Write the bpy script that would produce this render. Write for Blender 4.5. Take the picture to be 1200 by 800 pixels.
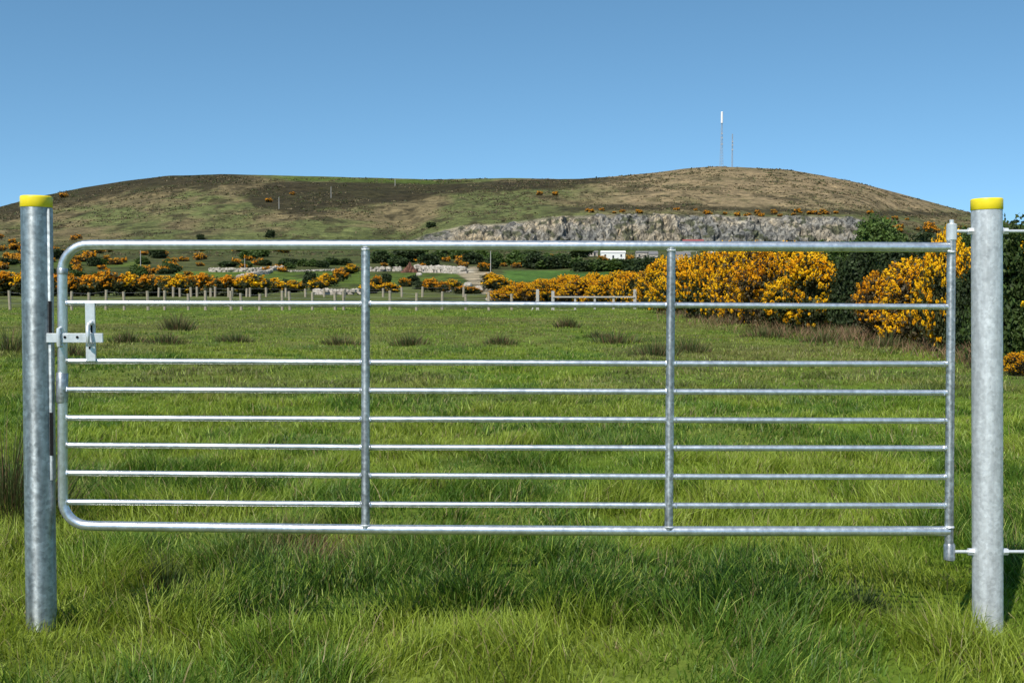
import bpy, math, random
import numpy as np
from mathutils import Vector, Matrix

# ------------------------------------------------------------------ camera, sky, sun, exposure
scene = bpy.context.scene
for o in list(bpy.data.objects):
    bpy.data.objects.remove(o)
CAM_Z = 1.425
LENS = 40.0
FPX = 1200 * LENS / 36.0                 # focal length in photo pixels
PITCH = math.atan(65.0 / FPX)            # horizon on photo row 335
cam_data = bpy.data.cameras.new('camera')
cam_data.lens = LENS
cam_data.sensor_width = 36.0
cam_data.clip_start = 0.05
cam_data.clip_end = 20000
cam = bpy.data.objects.new('camera', cam_data)
cam.location = (0, 0, CAM_Z)
cam.rotation_euler = (math.pi / 2 - PITCH, 0, 0)
scene.collection.objects.link(cam)
scene.camera = cam

SUN_EL = math.radians(50)
SUN_AZ = math.radians(209)               # from +Y towards +X: behind the camera, to its left
world = bpy.data.worlds.new('World')
scene.world = world
world.use_nodes = True
wt = world.node_tree
wt.nodes.clear()
wo = wt.nodes.new('ShaderNodeOutputWorld')
bg = wt.nodes.new('ShaderNodeBackground')
sky = wt.nodes.new('ShaderNodeTexSky')
sky.sky_type = 'NISHITA'
sky.sun_disc = False
sky.sun_elevation = SUN_EL
sky.sun_rotation = SUN_AZ
sky.altitude = 0
sky.air_density = 0.72
sky.dust_density = 0.0
sky.ozone_density = 4.0
bg.inputs['Strength'].default_value = 0.138
# the day is clear: the sky is taken a little higher up than the true direction, away from the pale horizon band
wtc = wt.nodes.new('ShaderNodeTexCoord')
wadd = wt.nodes.new('ShaderNodeVectorMath'); wadd.operation = 'ADD'; wadd.inputs[1].default_value = (0, 0, .085)
wnor = wt.nodes.new('ShaderNodeVectorMath'); wnor.operation = 'NORMALIZE'
wt.links.new(wtc.outputs['Generated'], wadd.inputs[0]); wt.links.new(wadd.outputs[0], wnor.inputs[0])
wt.links.new(wnor.outputs[0], sky.inputs['Vector'])
hs = wt.nodes.new('ShaderNodeHueSaturation')
hs.inputs['Hue'].default_value = 0.483
hs.inputs['Saturation'].default_value = 1.06
wt.links.new(sky.outputs[0], hs.inputs['Color'])
wt.links.new(hs.outputs[0], bg.inputs['Color'])
wt.links.new(bg.outputs[0], wo.inputs['Surface'])

sd = Vector((math.sin(SUN_AZ) * math.cos(SUN_EL), math.cos(SUN_AZ) * math.cos(SUN_EL), math.sin(SUN_EL)))
sl = bpy.data.lights.new('sun', 'SUN')
sl.energy = 5.0
sl.angle = math.radians(0.53)
sl.color = (1.0, 0.95, 0.86)
so = bpy.data.objects.new('sun', sl)
so.rotation_euler = sd.to_track_quat('Z', 'Y').to_euler()
so.location = (-4, -8, 12)
scene.collection.objects.link(so)

scene.view_settings.view_transform = 'Standard'
scene.view_settings.look = 'None'
scene.view_settings.exposure = 0.12
scene.view_settings.gamma = 1.0
scene.view_settings.use_curve_mapping = False
scene.render.engine = 'CYCLES'
scene.render.resolution_x = 1024
scene.render.resolution_y = 682
scene.cycles.max_bounces = 6
scene.cycles.transparent_max_bounces = 4

rng = np.random.default_rng(7)
random.seed(7)
COL = scene.collection

# ------------------------------------------------------------------ numbers
def slope(row):
    v = (400.0 - np.asarray(row, float)) / FPX
    return (v * math.cos(PITCH) - math.sin(PITCH)) / (math.cos(PITCH) + v * math.sin(PITCH))

def P(px, row, Y):
    u = (px - 600.0) / FPX
    v = (400.0 - row) / FPX
    dy = math.cos(PITCH) + v * math.sin(PITCH)
    return Vector((u / dy * Y, Y, CAM_Z + float(slope(row)) * Y))

def _hash(ix, iy, seed):
    n = (ix * 374761393 + iy * 668265263 + seed * 974634777) & 0x7fffffff
    n = ((n ^ (n >> 13)) * 1274126177) & 0x7fffffff
    n = n ^ (n >> 16)
    return (n & 0xffff) / 65535.0

def vnoise(x, y, seed=0):
    x = np.asarray(x, float); y = np.asarray(y, float)
    ix = np.floor(x).astype(np.int64); iy = np.floor(y).astype(np.int64)
    fx = x - ix; fy = y - iy
    fx = fx * fx * (3 - 2 * fx); fy = fy * fy * (3 - 2 * fy)
    a = _hash(ix, iy, seed); b = _hash(ix + 1, iy, seed)
    c = _hash(ix, iy + 1, seed); d = _hash(ix + 1, iy + 1, seed)
    return (a * (1 - fx) + b * fx) * (1 - fy) + (c * (1 - fx) + d * fx) * fy

def fbm(x, y, seed=0, oct=4):
    s = 0; a = .5; t = 0
    for i in range(oct):
        s = s + a * vnoise(x * 2 ** i, y * 2 ** i, seed + i * 17); t += a; a *= .5
    return s / t

def sstep(a, b, x):
    t = np.clip((x - a) / (b - a), 0, 1)
    return t * t * (3 - 2 * t)

SKY_X = [-1400, -800, -400, 0, 50, 100, 150, 200, 260, 330, 430, 500, 560, 620, 680, 720, 760, 800, 840, 870, 920, 960, 1000, 1050, 1100, 1135, 1165, 1200, 1500, 2000]
SKY_R = [310, 300, 272, 243, 230, 220, 212, 206, 204, 206, 208, 210, 209, 209, 210, 207, 203, 198, 195, 196, 199, 205, 213, 226, 240, 249, 258, 268, 300, 320]
QX = [480, 500, 540, 600, 640, 700, 760, 800, 900, 950, 1000, 1020, 1045]
QR = [284, 276, 266, 262, 256, 253, 252, 253, 255, 254, 256, 262, 284]

def height(x, y):
    """ground height in metres"""
    x = np.asarray(x, float); y = np.asarray(y, float)
    ys = np.maximum(y, 1.0)
    px = np.clip(600 + FPX * x / ys, -1400, 2000)
    D = np.where(y > 1, y, 1.0)
    crest = np.interp(px, SKY_X, SKY_R)
    q = np.interp(px, QX, QR, left=284, right=284)
    # photo row of the surface as a function of depth, then turned into a height
    def rowat(d0, r0, d1, r1, p=1.0):
        t = np.clip((D - d0) / (d1 - d0), 0, 1) ** p
        return r0 + (r1 - r0) * t
    zs = []
    z70 = 0.0
    r = np.where(D < 120, 0, 0)
    z = np.interp(D, [0, 70, 120], [0, 0, 0.42])
    base = np.maximum(284, crest + 12)
    zz = CAM_Z + slope(rowat(120, 347, 200, 338)) * D
    z = np.where(D > 120, zz, z)
    zz = CAM_Z + slope(rowat(200, 338, 350, 324)) * D
    z = np.where(D > 200, zz, z)
    zz = CAM_Z + slope(rowat(350, 324, 600, np.maximum(303, base + 8))) * D
    z = np.where(D > 350, zz, z)
    zz = CAM_Z + slope(rowat(600, np.maximum(303, base + 8), 900, base)) * D
    z = np.where(D > 600, zz, z)
    qt = np.minimum(q, base)
    zz = CAM_Z + slope(rowat(900, base, 938, qt)) * D
    z = np.where(D > 900, zz, z)
    t = np.clip((D - 938) / (1800 - 938), 0, 1)
    t = t ** 0.85 * 0.55 + (1 - (1 - t) ** 2) * 0.45
    zz = CAM_Z + slope(qt + (crest - qt) * t) * D
    z = np.where(D > 938, zz, z)
    zc = CAM_Z + slope(crest) * 1800
    zz = zc - ((np.minimum(D, 3000) - 1800) / 1200.0) ** 1.5 * 120
    z = np.where(D > 1800, zz, z)
    # undulation that grows with distance
    und = (fbm(x / 60, y / 60, 3, 4) - .5) * np.interp(D, [0, 100, 300, 800, 960, 1500, 1800], [0, .2, 2.2, 3.5, 7, 9, 2.0])
    z = z + und * np.where((D > 880) & (D < 960), .35, 1)
    # near field: small lumps, a hollow behind the gate
    near = (fbm(x / 1.1, y / 1.1, 11, 3) - .5) * 0.13 + (fbm(x / 9, y / 9, 12, 2) - .5) * 0.16 * sstep(6, 14, np.abs(y))
    z = z + near * np.clip(1 - (D - 70) / 60, 0, 1)
    z = z - 0.24 * np.exp(-((((x + 1.58) - .35 * (y - 5.4)) / .17) ** 4 + ((y - 5.4) / .34) ** 4))
    z = np.where(y < 1, near - 0.0, z)
    return z

def gz(x, y):
    return float(height(np.array([x]), np.array([y]))[0])

_D = np.concatenate([np.linspace(3, 120, 500), np.geomspace(120.5, 1800, 900)])
def ground_at(px, row):
    """first point of the ground seen on a photo pixel"""
    u = (px - 600.0) / FPX; v = (400.0 - row) / FPX
    dy = math.cos(PITCH) + v * math.sin(PITCH)
    xs = u / dy * _D
    ray = CAM_Z + float(slope(row)) * _D
    h = height(xs, _D)
    hit = np.nonzero(h >= ray)[0]
    i = int(hit[0]) if len(hit) else len(_D) - 1
    return Vector((xs[i], _D[i], float(h[i])))

# ------------------------------------------------------------------ helpers
def tag(o, label=None, cat=None, group=None, kind=None):
    if label: o['label'] = label
    if cat: o['category'] = cat
    if group: o['group'] = group
    if kind: o['kind'] = kind
    return o

def mesh_np(name, verts, quads=None, tris=None, mat=None, col=None, parent=None, smooth=False, link=True, mats=None, midx=None):
    verts = np.asarray(verts, np.float32)
    nq = 0 if quads is None else len(quads)
    nt = 0 if tris is None else len(tris)
    me = bpy.data.meshes.new(name)
    me.vertices.add(len(verts))
    me.vertices.foreach_set('co', verts.ravel())
    loops = []
    if nq: loops.append(np.asarray(quads, np.int32).ravel())
    if nt: loops.append(np.asarray(tris, np.int32).ravel())
    loops = np.concatenate(loops)
    me.loops.add(len(loops))
    me.loops.foreach_set('vertex_index', loops)
    me.polygons.add(nq + nt)
    ls = np.concatenate([np.arange(nq) * 4, nq * 4 + np.arange(nt) * 3]).astype(np.int32)
    lt = np.concatenate([np.full(nq, 4), np.full(nt, 3)]).astype(np.int32)
    me.polygons.foreach_set('loop_start', ls)
    me.polygons.foreach_set('loop_total', lt)
    if smooth:
        me.polygons.foreach_set('use_smooth', np.ones(nq + nt, bool))
    if col is not None:
        a = me.color_attributes.new('tint', 'FLOAT_COLOR', 'POINT')
        c4 = np.ones((len(verts), 4), np.float32); c4[:, :3] = col
        a.data.foreach_set('color', c4.ravel())
    if mats:
        for m in mats: me.materials.append(m)
        me.polygons.foreach_set('material_index', np.asarray(midx, np.int32))
    elif mat: me.materials.append(mat)
    me.update(calc_edges=True)
    me.validate()
    o = bpy.data.objects.new(name, me)
    if parent: o.parent = parent
    if link: COL.objects.link(o)
    return o

class MB:
    """collects shapes that belong to ONE part"""
    def __init__(s): s.v = []; s.f = []
    def add(s, v, f):
        n = len(s.v); s.v += [tuple(p) for p in v]; s.f += [tuple(i + n for i in q) for q in f]
    def tube(s, pts, r, n=16, caps=True, rough=0.0):
        pts = [Vector(p) for p in pts]
        if not hasattr(r, '__len__'): r = [r] * len(pts)
        rings = []; up = None
        for i, p in enumerate(pts):
            if i == 0: d = pts[1] - p
            elif i == len(pts) - 1: d = p - pts[i - 1]
            else: d = (pts[i + 1] - p).normalized() + (p - pts[i - 1]).normalized()
            d.normalize()
            if up is None:
                up = Vector((0, 0, 1)) if abs(d.z) < .9 else Vector((0, 1, 0))
            a = d.cross(up).normalized(); b = a.cross(d).normalized(); up = b
            rings.append([p + (a * math.cos(2 * math.pi * k / n) + b * math.sin(2 * math.pi * k / n)) * r[i] * (1 + random.uniform(-rough, rough)) for k in range(n)])
        v = [q for ring in rings for q in ring]; f = []
        for i in range(len(pts) - 1):
            for k in range(n):
                k2 = (k + 1) % n
                f.append((i * n + k, i * n + k2, (i + 1) * n + k2, (i + 1) * n + k))
        if caps:
            f.append(tuple(range(n))[::-1]); f.append(tuple((len(pts) - 1) * n + k for k in range(n)))
        s.add(v, f)
    def box(s, c, d, bev=0.0, rot=None):
        x, y, z = d[0] / 2, d[1] / 2, d[2] / 2
        b = min(bev, x * .9, y * .9, z * .9)
        c = Vector(c)
        if b <= 0:
            v = [Vector((i * x, j * y, k * z)) for i in (-1, 1) for j in (-1, 1) for k in (-1, 1)]
            f = [(0, 1, 3, 2), (4, 6, 7, 5), (0, 4, 5, 1), (2, 3, 7, 6), (0, 2, 6, 4), (1, 5, 7, 3)]
        else:
            v = []; f = []
            prof = [(-x, -y + b), (-x, y - b), (-x + b, y), (x - b, y), (x, y - b), (x, -y + b), (x - b, -y), (-x + b, -y)]
            ins = [(px * (x - b) / x, py * (y - b) / y) for px, py in prof]
            for zz, pr in ((-z, ins), (-z + b, prof), (z - b, prof), (z, ins)):
                v += [Vector((px, py, zz)) for px, py in pr]
            for i in range(3):
                for k in range(8):
                    k2 = (k + 1) % 8
                    f.append((i * 8 + k2, i * 8 + k, (i + 1) * 8 + k, (i + 1) * 8 + k2))
            f.append(tuple(range(8))); f.append(tuple(24 + k for k in range(8))[::-1])
        if rot is not None: v = [rot @ p for p in v]
        s.add([p + c for p in v], f)
    def ball(s, c, r, n=8, jit=0.0, sz=(1, 1, 1)):
        c = Vector(c); v = []; f = []
        for i in range(n + 1):
            th = math.pi * i / n
            for k in range(2 * n):
                ph = math.pi * k / n
                q = 1 + random.uniform(-jit, jit)
                v.append(c + Vector((math.sin(th) * math.cos(ph) * sz[0], math.sin(th) * math.sin(ph) * sz[1], math.cos(th) * sz[2])) * r * q)
        for i in range(n):
            for k in range(2 * n):
                k2 = (k + 1) % (2 * n)
                f.append((i * 2 * n + k, (i + 1) * 2 * n + k, (i + 1) * 2 * n + k2, i * 2 * n + k2))
        s.add(v, f)
    def build(s, name, mat, parent=None, smooth=True, sharp=35):
        me = bpy.data.meshes.new(name)
        me.from_pydata(s.v, [], s.f)
        me.materials.append(mat)
        if smooth:
            me.polygons.foreach_set('use_smooth', [True] * len(me.polygons))
            me.set_sharp_from_angle(angle=math.radians(sharp))
        me.update()
        o = bpy.data.objects.new(name, me)
        COL.objects.link(o)
        if parent: o.parent = parent
        return o

def empty(name, loc=(0, 0, 0), rz=0):
    o = bpy.data.objects.new(name, None)
    o.location = loc; o.rotation_euler = (0, 0, rz)
    o.empty_display_size = .2
    COL.objects.link(o)
    return o

def copy_tree(o, loc, rz=0, scale=(1, 1, 1)):
    c = o.copy(); COL.objects.link(c)
    c.location = loc; c.rotation_euler = (0, 0, rz); c.scale = scale
    for k in list(c.keys()):
        del c[k]
    for ch in list(o.children):
        d = ch.copy(); COL.objects.link(d); d.parent = c
    return c

# ------------------------------------------------------------------ materials
def mat_new(name):
    m = bpy.data.materials.new(name); m.use_nodes = True
    nt = m.node_tree; nt.nodes.clear()
    out = nt.nodes.new('ShaderNodeOutputMaterial')
    b = nt.nodes.new('ShaderNodeBsdfPrincipled')
    nt.links.new(b.outputs[0], out.inputs[0])
    return m, nt, b, out

def N(nt, t, **kw):
    n = nt.nodes.new(t)
    for k, v in kw.items():
        if k in n.inputs.keys(): n.inputs[k].default_value = v
        else: setattr(n, k, v)
    return n

def ramp(nt, stops):
    r = nt.nodes.new('ShaderNodeValToRGB')
    e = r.color_ramp.elements
    while len(e) < len(stops): e.new(.5)
    for i, (p, c) in enumerate(stops):
        e[i].position = p; e[i].color = (*c, 1) if len(c) == 3 else c
    return r

def mulcol(nt, a, b, fac=1.0, mode='MULTIPLY'):
    m = nt.nodes.new('ShaderNodeMix'); m.data_type = 'RGBA'; m.blend_type = mode
    m.inputs[0].default_value = fac
    for s, i in ((a, 6), (b, 7)):
        if isinstance(s, tuple): m.inputs[i].default_value = (*s, 1)
        else: nt.links.new(s, m.inputs[i])
    return m.outputs[2]

def galvanised(name, base=(0.62, 0.65, 0.67), rough=0.33, metal=0.85, stain=0.25, sc=1.0, coat=0.0, aniso=0.0, axis='Z', rot=.25):
    m, nt, b, out = mat_new(name)
    tc = N(nt, 'ShaderNodeTexCoord')
    v = N(nt, 'ShaderNodeTexVoronoi'); v.inputs['Scale'].default_value = 95 * sc
    n1 = N(nt, 'ShaderNodeTexNoise'); n1.inputs['Scale'].default_value = 48 * sc; n1.inputs['Detail'].default_value = 6
    mp = N(nt, 'ShaderNodeMapping'); mp.inputs['Scale'].default_value = (22, 22, 2.0)
    n2 = N(nt, 'ShaderNodeTexNoise'); n2.inputs['Scale'].default_value = 1.5; n2.inputs['Detail'].default_value = 5
    nt.links.new(tc.outputs['Object'], v.inputs['Vector']); nt.links.new(tc.outputs['Object'], n1.inputs['Vector'])
    nt.links.new(tc.outputs['Object'], mp.inputs['Vector']); nt.links.new(mp.outputs[0], n2.inputs['Vector'])
    r1 = ramp(nt, [(.0, (1 - stain,) * 3), (1, (1, 1, 1))]); nt.links.new(v.outputs['Color'], r1.inputs[0])
    r2 = ramp(nt, [(.3, (1 - stain * .8,) * 3), (.62, (1, 1, 1))]); nt.links.new(n1.outputs[0], r2.inputs[0])
    r3 = ramp(nt, [(.35, (1 - stain * .9,) * 3), (.6, (1, 1, 1))]); nt.links.new(n2.outputs[0], r3.inputs[0])
    c = mulcol(nt, base, r1.outputs[0]); c = mulcol(nt, c, r2.outputs[0]); c = mulcol(nt, c, r3.outputs[0])
    nt.links.new(c, b.inputs['Base Color'])
    b.inputs['Metallic'].default_value = metal
    b.inputs['Coat Weight'].default_value = coat
    b.inputs['Coat Roughness'].default_value = .15
    if aniso:                                            # drawn tube: fine lines run along it
        b.inputs['Anisotropic'].default_value = aniso
        b.inputs['Anisotropic Rotation'].default_value = rot
        tg = N(nt, 'ShaderNodeTangent'); tg.direction_type = 'RADIAL'; tg.axis = axis
        nt.links.new(tg.outputs[0], b.inputs['Tangent'])
    rr = N(nt, 'ShaderNodeMapRange'); rr.inputs['To Min'].default_value = rough - .07; rr.inputs['To Max'].default_value = rough + .1
    nt.links.new(n1.outputs[0], rr.inputs[0]); nt.links.new(rr.outputs[0], b.inputs['Roughness'])
    bp = N(nt, 'ShaderNodeBump'); bp.inputs['Strength'].default_value = .12; bp.inputs['Distance'].default_value = .003
    nt.links.new(n1.outputs[0], bp.inputs['Height']); nt.links.new(bp.outputs[0], b.inputs['Normal'])
    return m

M = {}
M['gate_steel'] = galvanised('gate_steel', (0.90, 0.92, 0.94), .31, .80, .20, 1.0, 1.0)
M['upright_steel'] = galvanised('upright_steel', (0.80, 0.83, 0.86), .42, .80, .45, 1.0, 0, .55)
M['post_steel'] = galvanised('post_steel', (0.68, 0.74, 0.77), .45, .82, .40, .9, 0, .72)
M['post_steel_pale'] = galvanised('post_steel_pale', (0.86, 0.88, 0.90), .50, .45, .26, .9)
M['bolt_steel'] = galvanised('bolt_steel', (0.82, 0.84, 0.85), .38, .45, .12)
m, nt, b, _ = mat_new('dark_slot'); b.inputs['Base Color'].default_value = (.012, .012, .013, 1); b.inputs['Roughness'].default_value = .9; b.inputs['Specular IOR Level'].default_value = .1; M['dark'] = m
m, nt, b, _ = mat_new('yellow_plastic')
tc = N(nt, 'ShaderNodeTexCoord'); n = N(nt, 'ShaderNodeTexNoise'); n.inputs['Scale'].default_value = 30
nt.links.new(tc.outputs['Object'], n.inputs['Vector'])
r = ramp(nt, [(.3, (.84, .65, .014)), (.7, (.92, .73, .022))]); nt.links.new(n.outputs[0], r.inputs[0])
nt.links.new(r.outputs[0], b.inputs['Base Color']); b.inputs['Roughness'].default_value = .42
M['yellow'] = m

def foliage_mat(name, trans=.35, rough=.55, gain=(1, 1, 1), spec=.3):
    """leaf material: colour from the tint attribute, part of the light passes through"""
    m, nt, b, out = mat_new(name)
    at = N(nt, 'ShaderNodeAttribute'); at.attribute_name = 'tint'
    c = mulcol(nt, at.outputs['Color'], gain)
    nt.links.new(c, b.inputs['Base Color'])
    b.inputs['Roughness'].default_value = rough
    b.inputs['Specular IOR Level'].default_value = spec
    tr = N(nt, 'ShaderNodeBsdfTranslucent'); nt.links.new(mulcol(nt, c, (1.15, 1.1, .7)), tr.inputs['Color'])
    mx = N(nt, 'ShaderNodeMixShader'); mx.inputs[0].default_value = trans
    nt.links.new(b.outputs[0], mx.inputs[1]); nt.links.new(tr.outputs[0], mx.inputs[2]); nt.links.new(mx.outputs[0], out.inputs[0])
    return m
M['grass'] = foliage_mat('grass_blades', .38, .5, (1, 1, 1), .35)
M['leaf'] = foliage_mat('leaves', .25, .6)
M['flower'] = foliage_mat('gorse_petals', .28, .6, (1, 1, 1), .15)
M['rush'] = foliage_mat('rush_blades', .2, .6)

def simple_mat(name, c1, c2, scale=8, rough=.8, stretch=(1, 1, 1), bump=.2, bd=.01):
    m, nt, b, out = mat_new(name)
    tc = N(nt, 'ShaderNodeTexCoord'); mp = N(nt, 'ShaderNodeMapping'); mp.inputs['Scale'].default_value = stretch
    n = N(nt, 'ShaderNodeTexNoise'); n.inputs['Scale'].default_value = scale; n.inputs['Detail'].default_value = 6
    nt.links.new(tc.outputs['Object'], mp.inputs[0]); nt.links.new(mp.outputs[0], n.inputs['Vector'])
    r = ramp(nt, [(.3, c1), (.7, c2)]); nt.links.new(n.outputs[0], r.inputs[0]); nt.links.new(r.outputs[0], b.inputs['Base Color'])
    b.inputs['Roughness'].default_value = rough
    bp = N(nt, 'ShaderNodeBump'); bp.inputs['Strength'].default_value = bump; bp.inputs['Distance'].default_value = bd
    nt.links.new(n.outputs[0], bp.inputs['Height']); nt.links.new(bp.outputs[0], b.inputs['Normal'])
    return m
M['timber'] = simple_mat('weathered_timber', (.22, .18, .12), (.42, .36, .27), 6, .85, (6, 6, 1))
M['greytimber'] = simple_mat('grey_timber', (.30, .28, .25), (.50, .48, .44), 6, .85, (1, 6, 6))
M['wire'] = simple_mat('fence_wire', (.25, .25, .25), (.4, .4, .4), 6, .5)
M['bark'] = simple_mat('bark', (.05, .035, .02), (.14, .10, .065), 9, .9, (1, 1, .3))
M['render'] = simple_mat('white_render', (.74, .73, .68), (.84, .83, .79), 2, .85)
M['slate'] = simple_mat('slate_roof', (.10, .10, .11), (.22, .21, .20), 3, .7)
M['redroof'] = simple_mat('red_roof', (.20, .045, .04), (.30, .08, .07), 2, .7)
M['glass'] = simple_mat('dark_window', (.02, .025, .03), (.03, .035, .045), 2, .15)
M['drystone'] = simple_mat('dry_stone', (.24, .21, .17), (.56, .50, .42), 1.2, .9, (1, 1, 1), .6, .2)
M['soil'] = simple_mat('red_soil', (.09, .035, .02), (.20, .09, .055), .8, .95, (1, 1, 1), .5, .3)
M['mast'] = simple_mat('mast_steel', (.32, .34, .36), (.42, .44, .46), .2, .6)
M['mastwhite'] = simple_mat('mast_shroud', (.80, .80, .80), (.85, .85, .85), .2, .5)

# ground materials: the tint attribute carries what grows where, noise breaks it up
def ground_mat(name, s1, s2, s3, bumpd, dark=(.5, .5, .45), light=(1.35, 1.3, 1.2)):
    m, nt, b, out = mat_new(name)
    at = N(nt, 'ShaderNodeAttribute'); at.attribute_name = 'tint'
    tc = N(nt, 'ShaderNodeTexCoord')
    c = at.outputs['Color']; last = None
    for i, s in enumerate((s1, s2, s3)):
        n = N(nt, 'ShaderNodeTexNoise'); n.inputs['Scale'].default_value = s; n.inputs['Detail'].default_value = 5; n.inputs['Roughness'].default_value = .65
        nt.links.new(tc.outputs['Object'], n.inputs['Vector'])
        r = ramp(nt, [(.32, dark), (.68, light)]); nt.links.new(n.outputs[0], r.inputs[0])
        c = mulcol(nt, c, r.outputs[0], (.6, .7, .8)[i]); last = n
    nt.links.new(c, b.inputs['Base Color'])
    b.inputs['Roughness'].default_value = .95
    b.inputs['Specular IOR Level'].default_value = .1
    bp = N(nt, 'ShaderNodeBump'); bp.inputs['Strength'].default_value = .6; bp.inputs['Distance'].default_value = bumpd
    nt.links.new(last.outputs[0], bp.inputs['Height']); nt.links.new(bp.outputs[0], b.inputs['Normal'])
    return m
M['field'] = ground_mat('field_turf', .35, 1.6, 9, .04, (.65, .65, .6), (1.25, 1.25, 1.2))
M['hill'] = ground_mat('hill_turf', .03, .12, .55, 1.5, (.42, .44, .40), (1.42, 1.38, 1.3))

# ------------------------------------------------------------------ terrain
GREEN = np.array([.105, .160, .028]); BRACK = np.array([.190, .155, .088]); OLIVE = np.array([.120, .145, .055])
HEATH = np.array([.040, .034, .019]); TAN = np.array([.27, .205, .13]); ROCK = np.array([.30, .27, .22])
def blend(c, k, w):
    w = np.clip(w, 0, 1)[:, None]
    return c * (1 - w) + k * w

def hill_colour(x, y, z):
    ys = np.maximum(y, 1)
    px = 600 + FPX * x / ys
    row = 335 - FPX * (z - CAM_Z) / ys
    n1 = fbm(x / 45, y / 90, 21, 5); n2 = fbm(x / 16, y / 45, 22, 5); n3 = fbm(x / 150, y / 200, 23, 3)
    c = np.tile(BRACK, (len(x), 1))
    c = blend(c, OLIVE, sstep(.38, .56, n1 * .6 + n3 * .4) * .9)
    c = blend(c, HEATH * 1.4, sstep(.60, .68, n2) * .75)
    # tan grassy summit dome on the right
    c = blend(c, TAN, sstep(640, 760, px + (n1 - .5) * 120) * sstep(256, 240, row) * .9 * (1 - .55 * sstep(.56, .66, n2)))
    # heather: crest band on the left, long tongue in the middle, streaks to the right
    def H(w): return np.clip(w, 0, 1)
    top = np.interp(px, SKY_X, SKY_R)
    dep = row - top
    w = sstep(20, 12, dep + (n2 - .5) * 24) * sstep(330, 270, px)
    c = blend(c, HEATH, w * .9)
    up = np.interp(px, [280, 330, 420, 560, 700, 760], [226, 214, 214, 215, 210, 208])
    lo = np.interp(px, [280, 300, 350, 400, 450, 520, 620, 700, 760], [228, 243, 250, 246, 238, 226, 222, 217, 209])
    w = sstep(-3, 1, row - up + (n2 - .5) * 9) * sstep(3, -1, row - lo + (n1 - .5) * 14) * sstep(275, 300, px) * sstep(770, 700, px)
    c = blend(c, HEATH, w * .92)
    w = sstep(5, 1, np.abs(row - np.interp(px, [600, 700, 800, 900, 1100], [250, 244, 243, 247, 252]) + (n2 - .5) * 9)) * sstep(620, 680, px) * sstep(1150, 1100, px)
    c = blend(c, HEATH * 1.1, w * .85)
    w = sstep(3, .5, np.abs(row - np.interp(px, [640, 700, 900, 1000], [222, 219, 232, 236]) + (n1 - .5) * 16)) * sstep(630, 660, px) * sstep(960, 900, px) * sstep(.42, .55, n3)
    c = blend(c, HEATH * 1.3, w * .7)
    # green turf just under the crest
    w = sstep(4, 1, np.abs(row - top - 4)) * sstep(310, 340, px) * sstep(600, 480, px)
    c = blend(c, GREEN * .8, w * .8)
    # lower slopes: rough green
    c = blend(c, np.array([.070, .088, .030]), sstep(270, 292, row + (n2 - .5) * 16) * .85)
    # enclosed fields
    def fld(x0, x1, r0, r1, k=1.0, s=1.0, cc=GREEN):
        nonlocal c
        w = sstep(x0 - 6, x0 + 6, px) * sstep(x1 + 6, x1 - 6, px) * sstep(r0 - s, r0 + s, row) * sstep(r1 + s, r1 - s, row)
        c = blend(c, cc, w * k)
    fld(205, 425, 318, 336, .95)
    fld(432, 545, 320, 333, .9, cc=GREEN * .9)
    fld(590, 745, 317, 331, 1, cc=np.array([.075, .15, .030]))
    fld(-200, 170, 306, 313, .6)
    fld(-900, 1500, 336, 362, .9, cc=np.array([.12, .145, .045]))
    fld(330, 425, 309, 312, .5)
    # sandy quarry track
    cx = np.interp(row, [312, 318, 330, 345], [545, 553, 562, 572]); hw = np.interp(row, [312, 318, 330, 345], [20, 22, 12, 7])
    w = sstep(1.15, .8, np.abs(px - cx) / hw) * sstep(311, 314, row) * sstep(346, 343, row) * (y > 80)
    c = blend(c, np.array([.38, .32, .24]) * (0.7 + .6 * n2[:, None]), w)
    w = sstep(3.0, 1.5, np.abs(row - 317.5)) * sstep(500, 510, px) * sstep(560, 550, px)
    c = blend(c, np.array([.55, .50, .43]) * (0.7 + .6 * n2[:, None]), w)
    # bare rock round the quarry
    q = np.interp(px, QX, QR, left=300, right=300)
    w = sstep(-2, 1, row - q) * sstep(290, 285, row) * (y > 850) * (y < 960)
    c = blend(c, ROCK * .8, w)
    w = sstep(.63, .70, fbm(x / 8, y / 25, 31, 3)) * (row > 225)
    c = blend(c, HEATH, w * .55)
    return c

def field_colour(x, y):
    n1 = fbm(x / 2.2, y / 3.5, 41, 4); n2 = fbm(x / 9, y / 14, 42, 3)
    c = np.tile(np.array([.110, .170, .020]), (len(x), 1))
    c = blend(c, np.array([.135, .165, .035]), sstep(.42, .62, n1) * .7)
    c = blend(c, np.array([.13, .105, .045]), sstep(.56, .68, n2) * .45 * sstep(12, 30, y))
    c = blend(c, np.array([.05, .085, .018]), sstep(.58, .7, fbm(x / 1.3, y / 1.3, 43, 3)) * .5)
    return c

def polar(theta, radii):
    """ring grid: depth (not range) is held along the front so that rows stay level"""
    T, R = np.meshgrid(theta, radii, indexing='ij')
    front = np.cos(T) > math.cos(math.radians(62))
    X = np.where(front, np.tan(T) * R, np.sin(T) * R / math.cos(math.radians(62)))
    Y = np.where(front, R, np.cos(T) * R / math.cos(math.radians(62)))
    return X, Y

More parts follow.
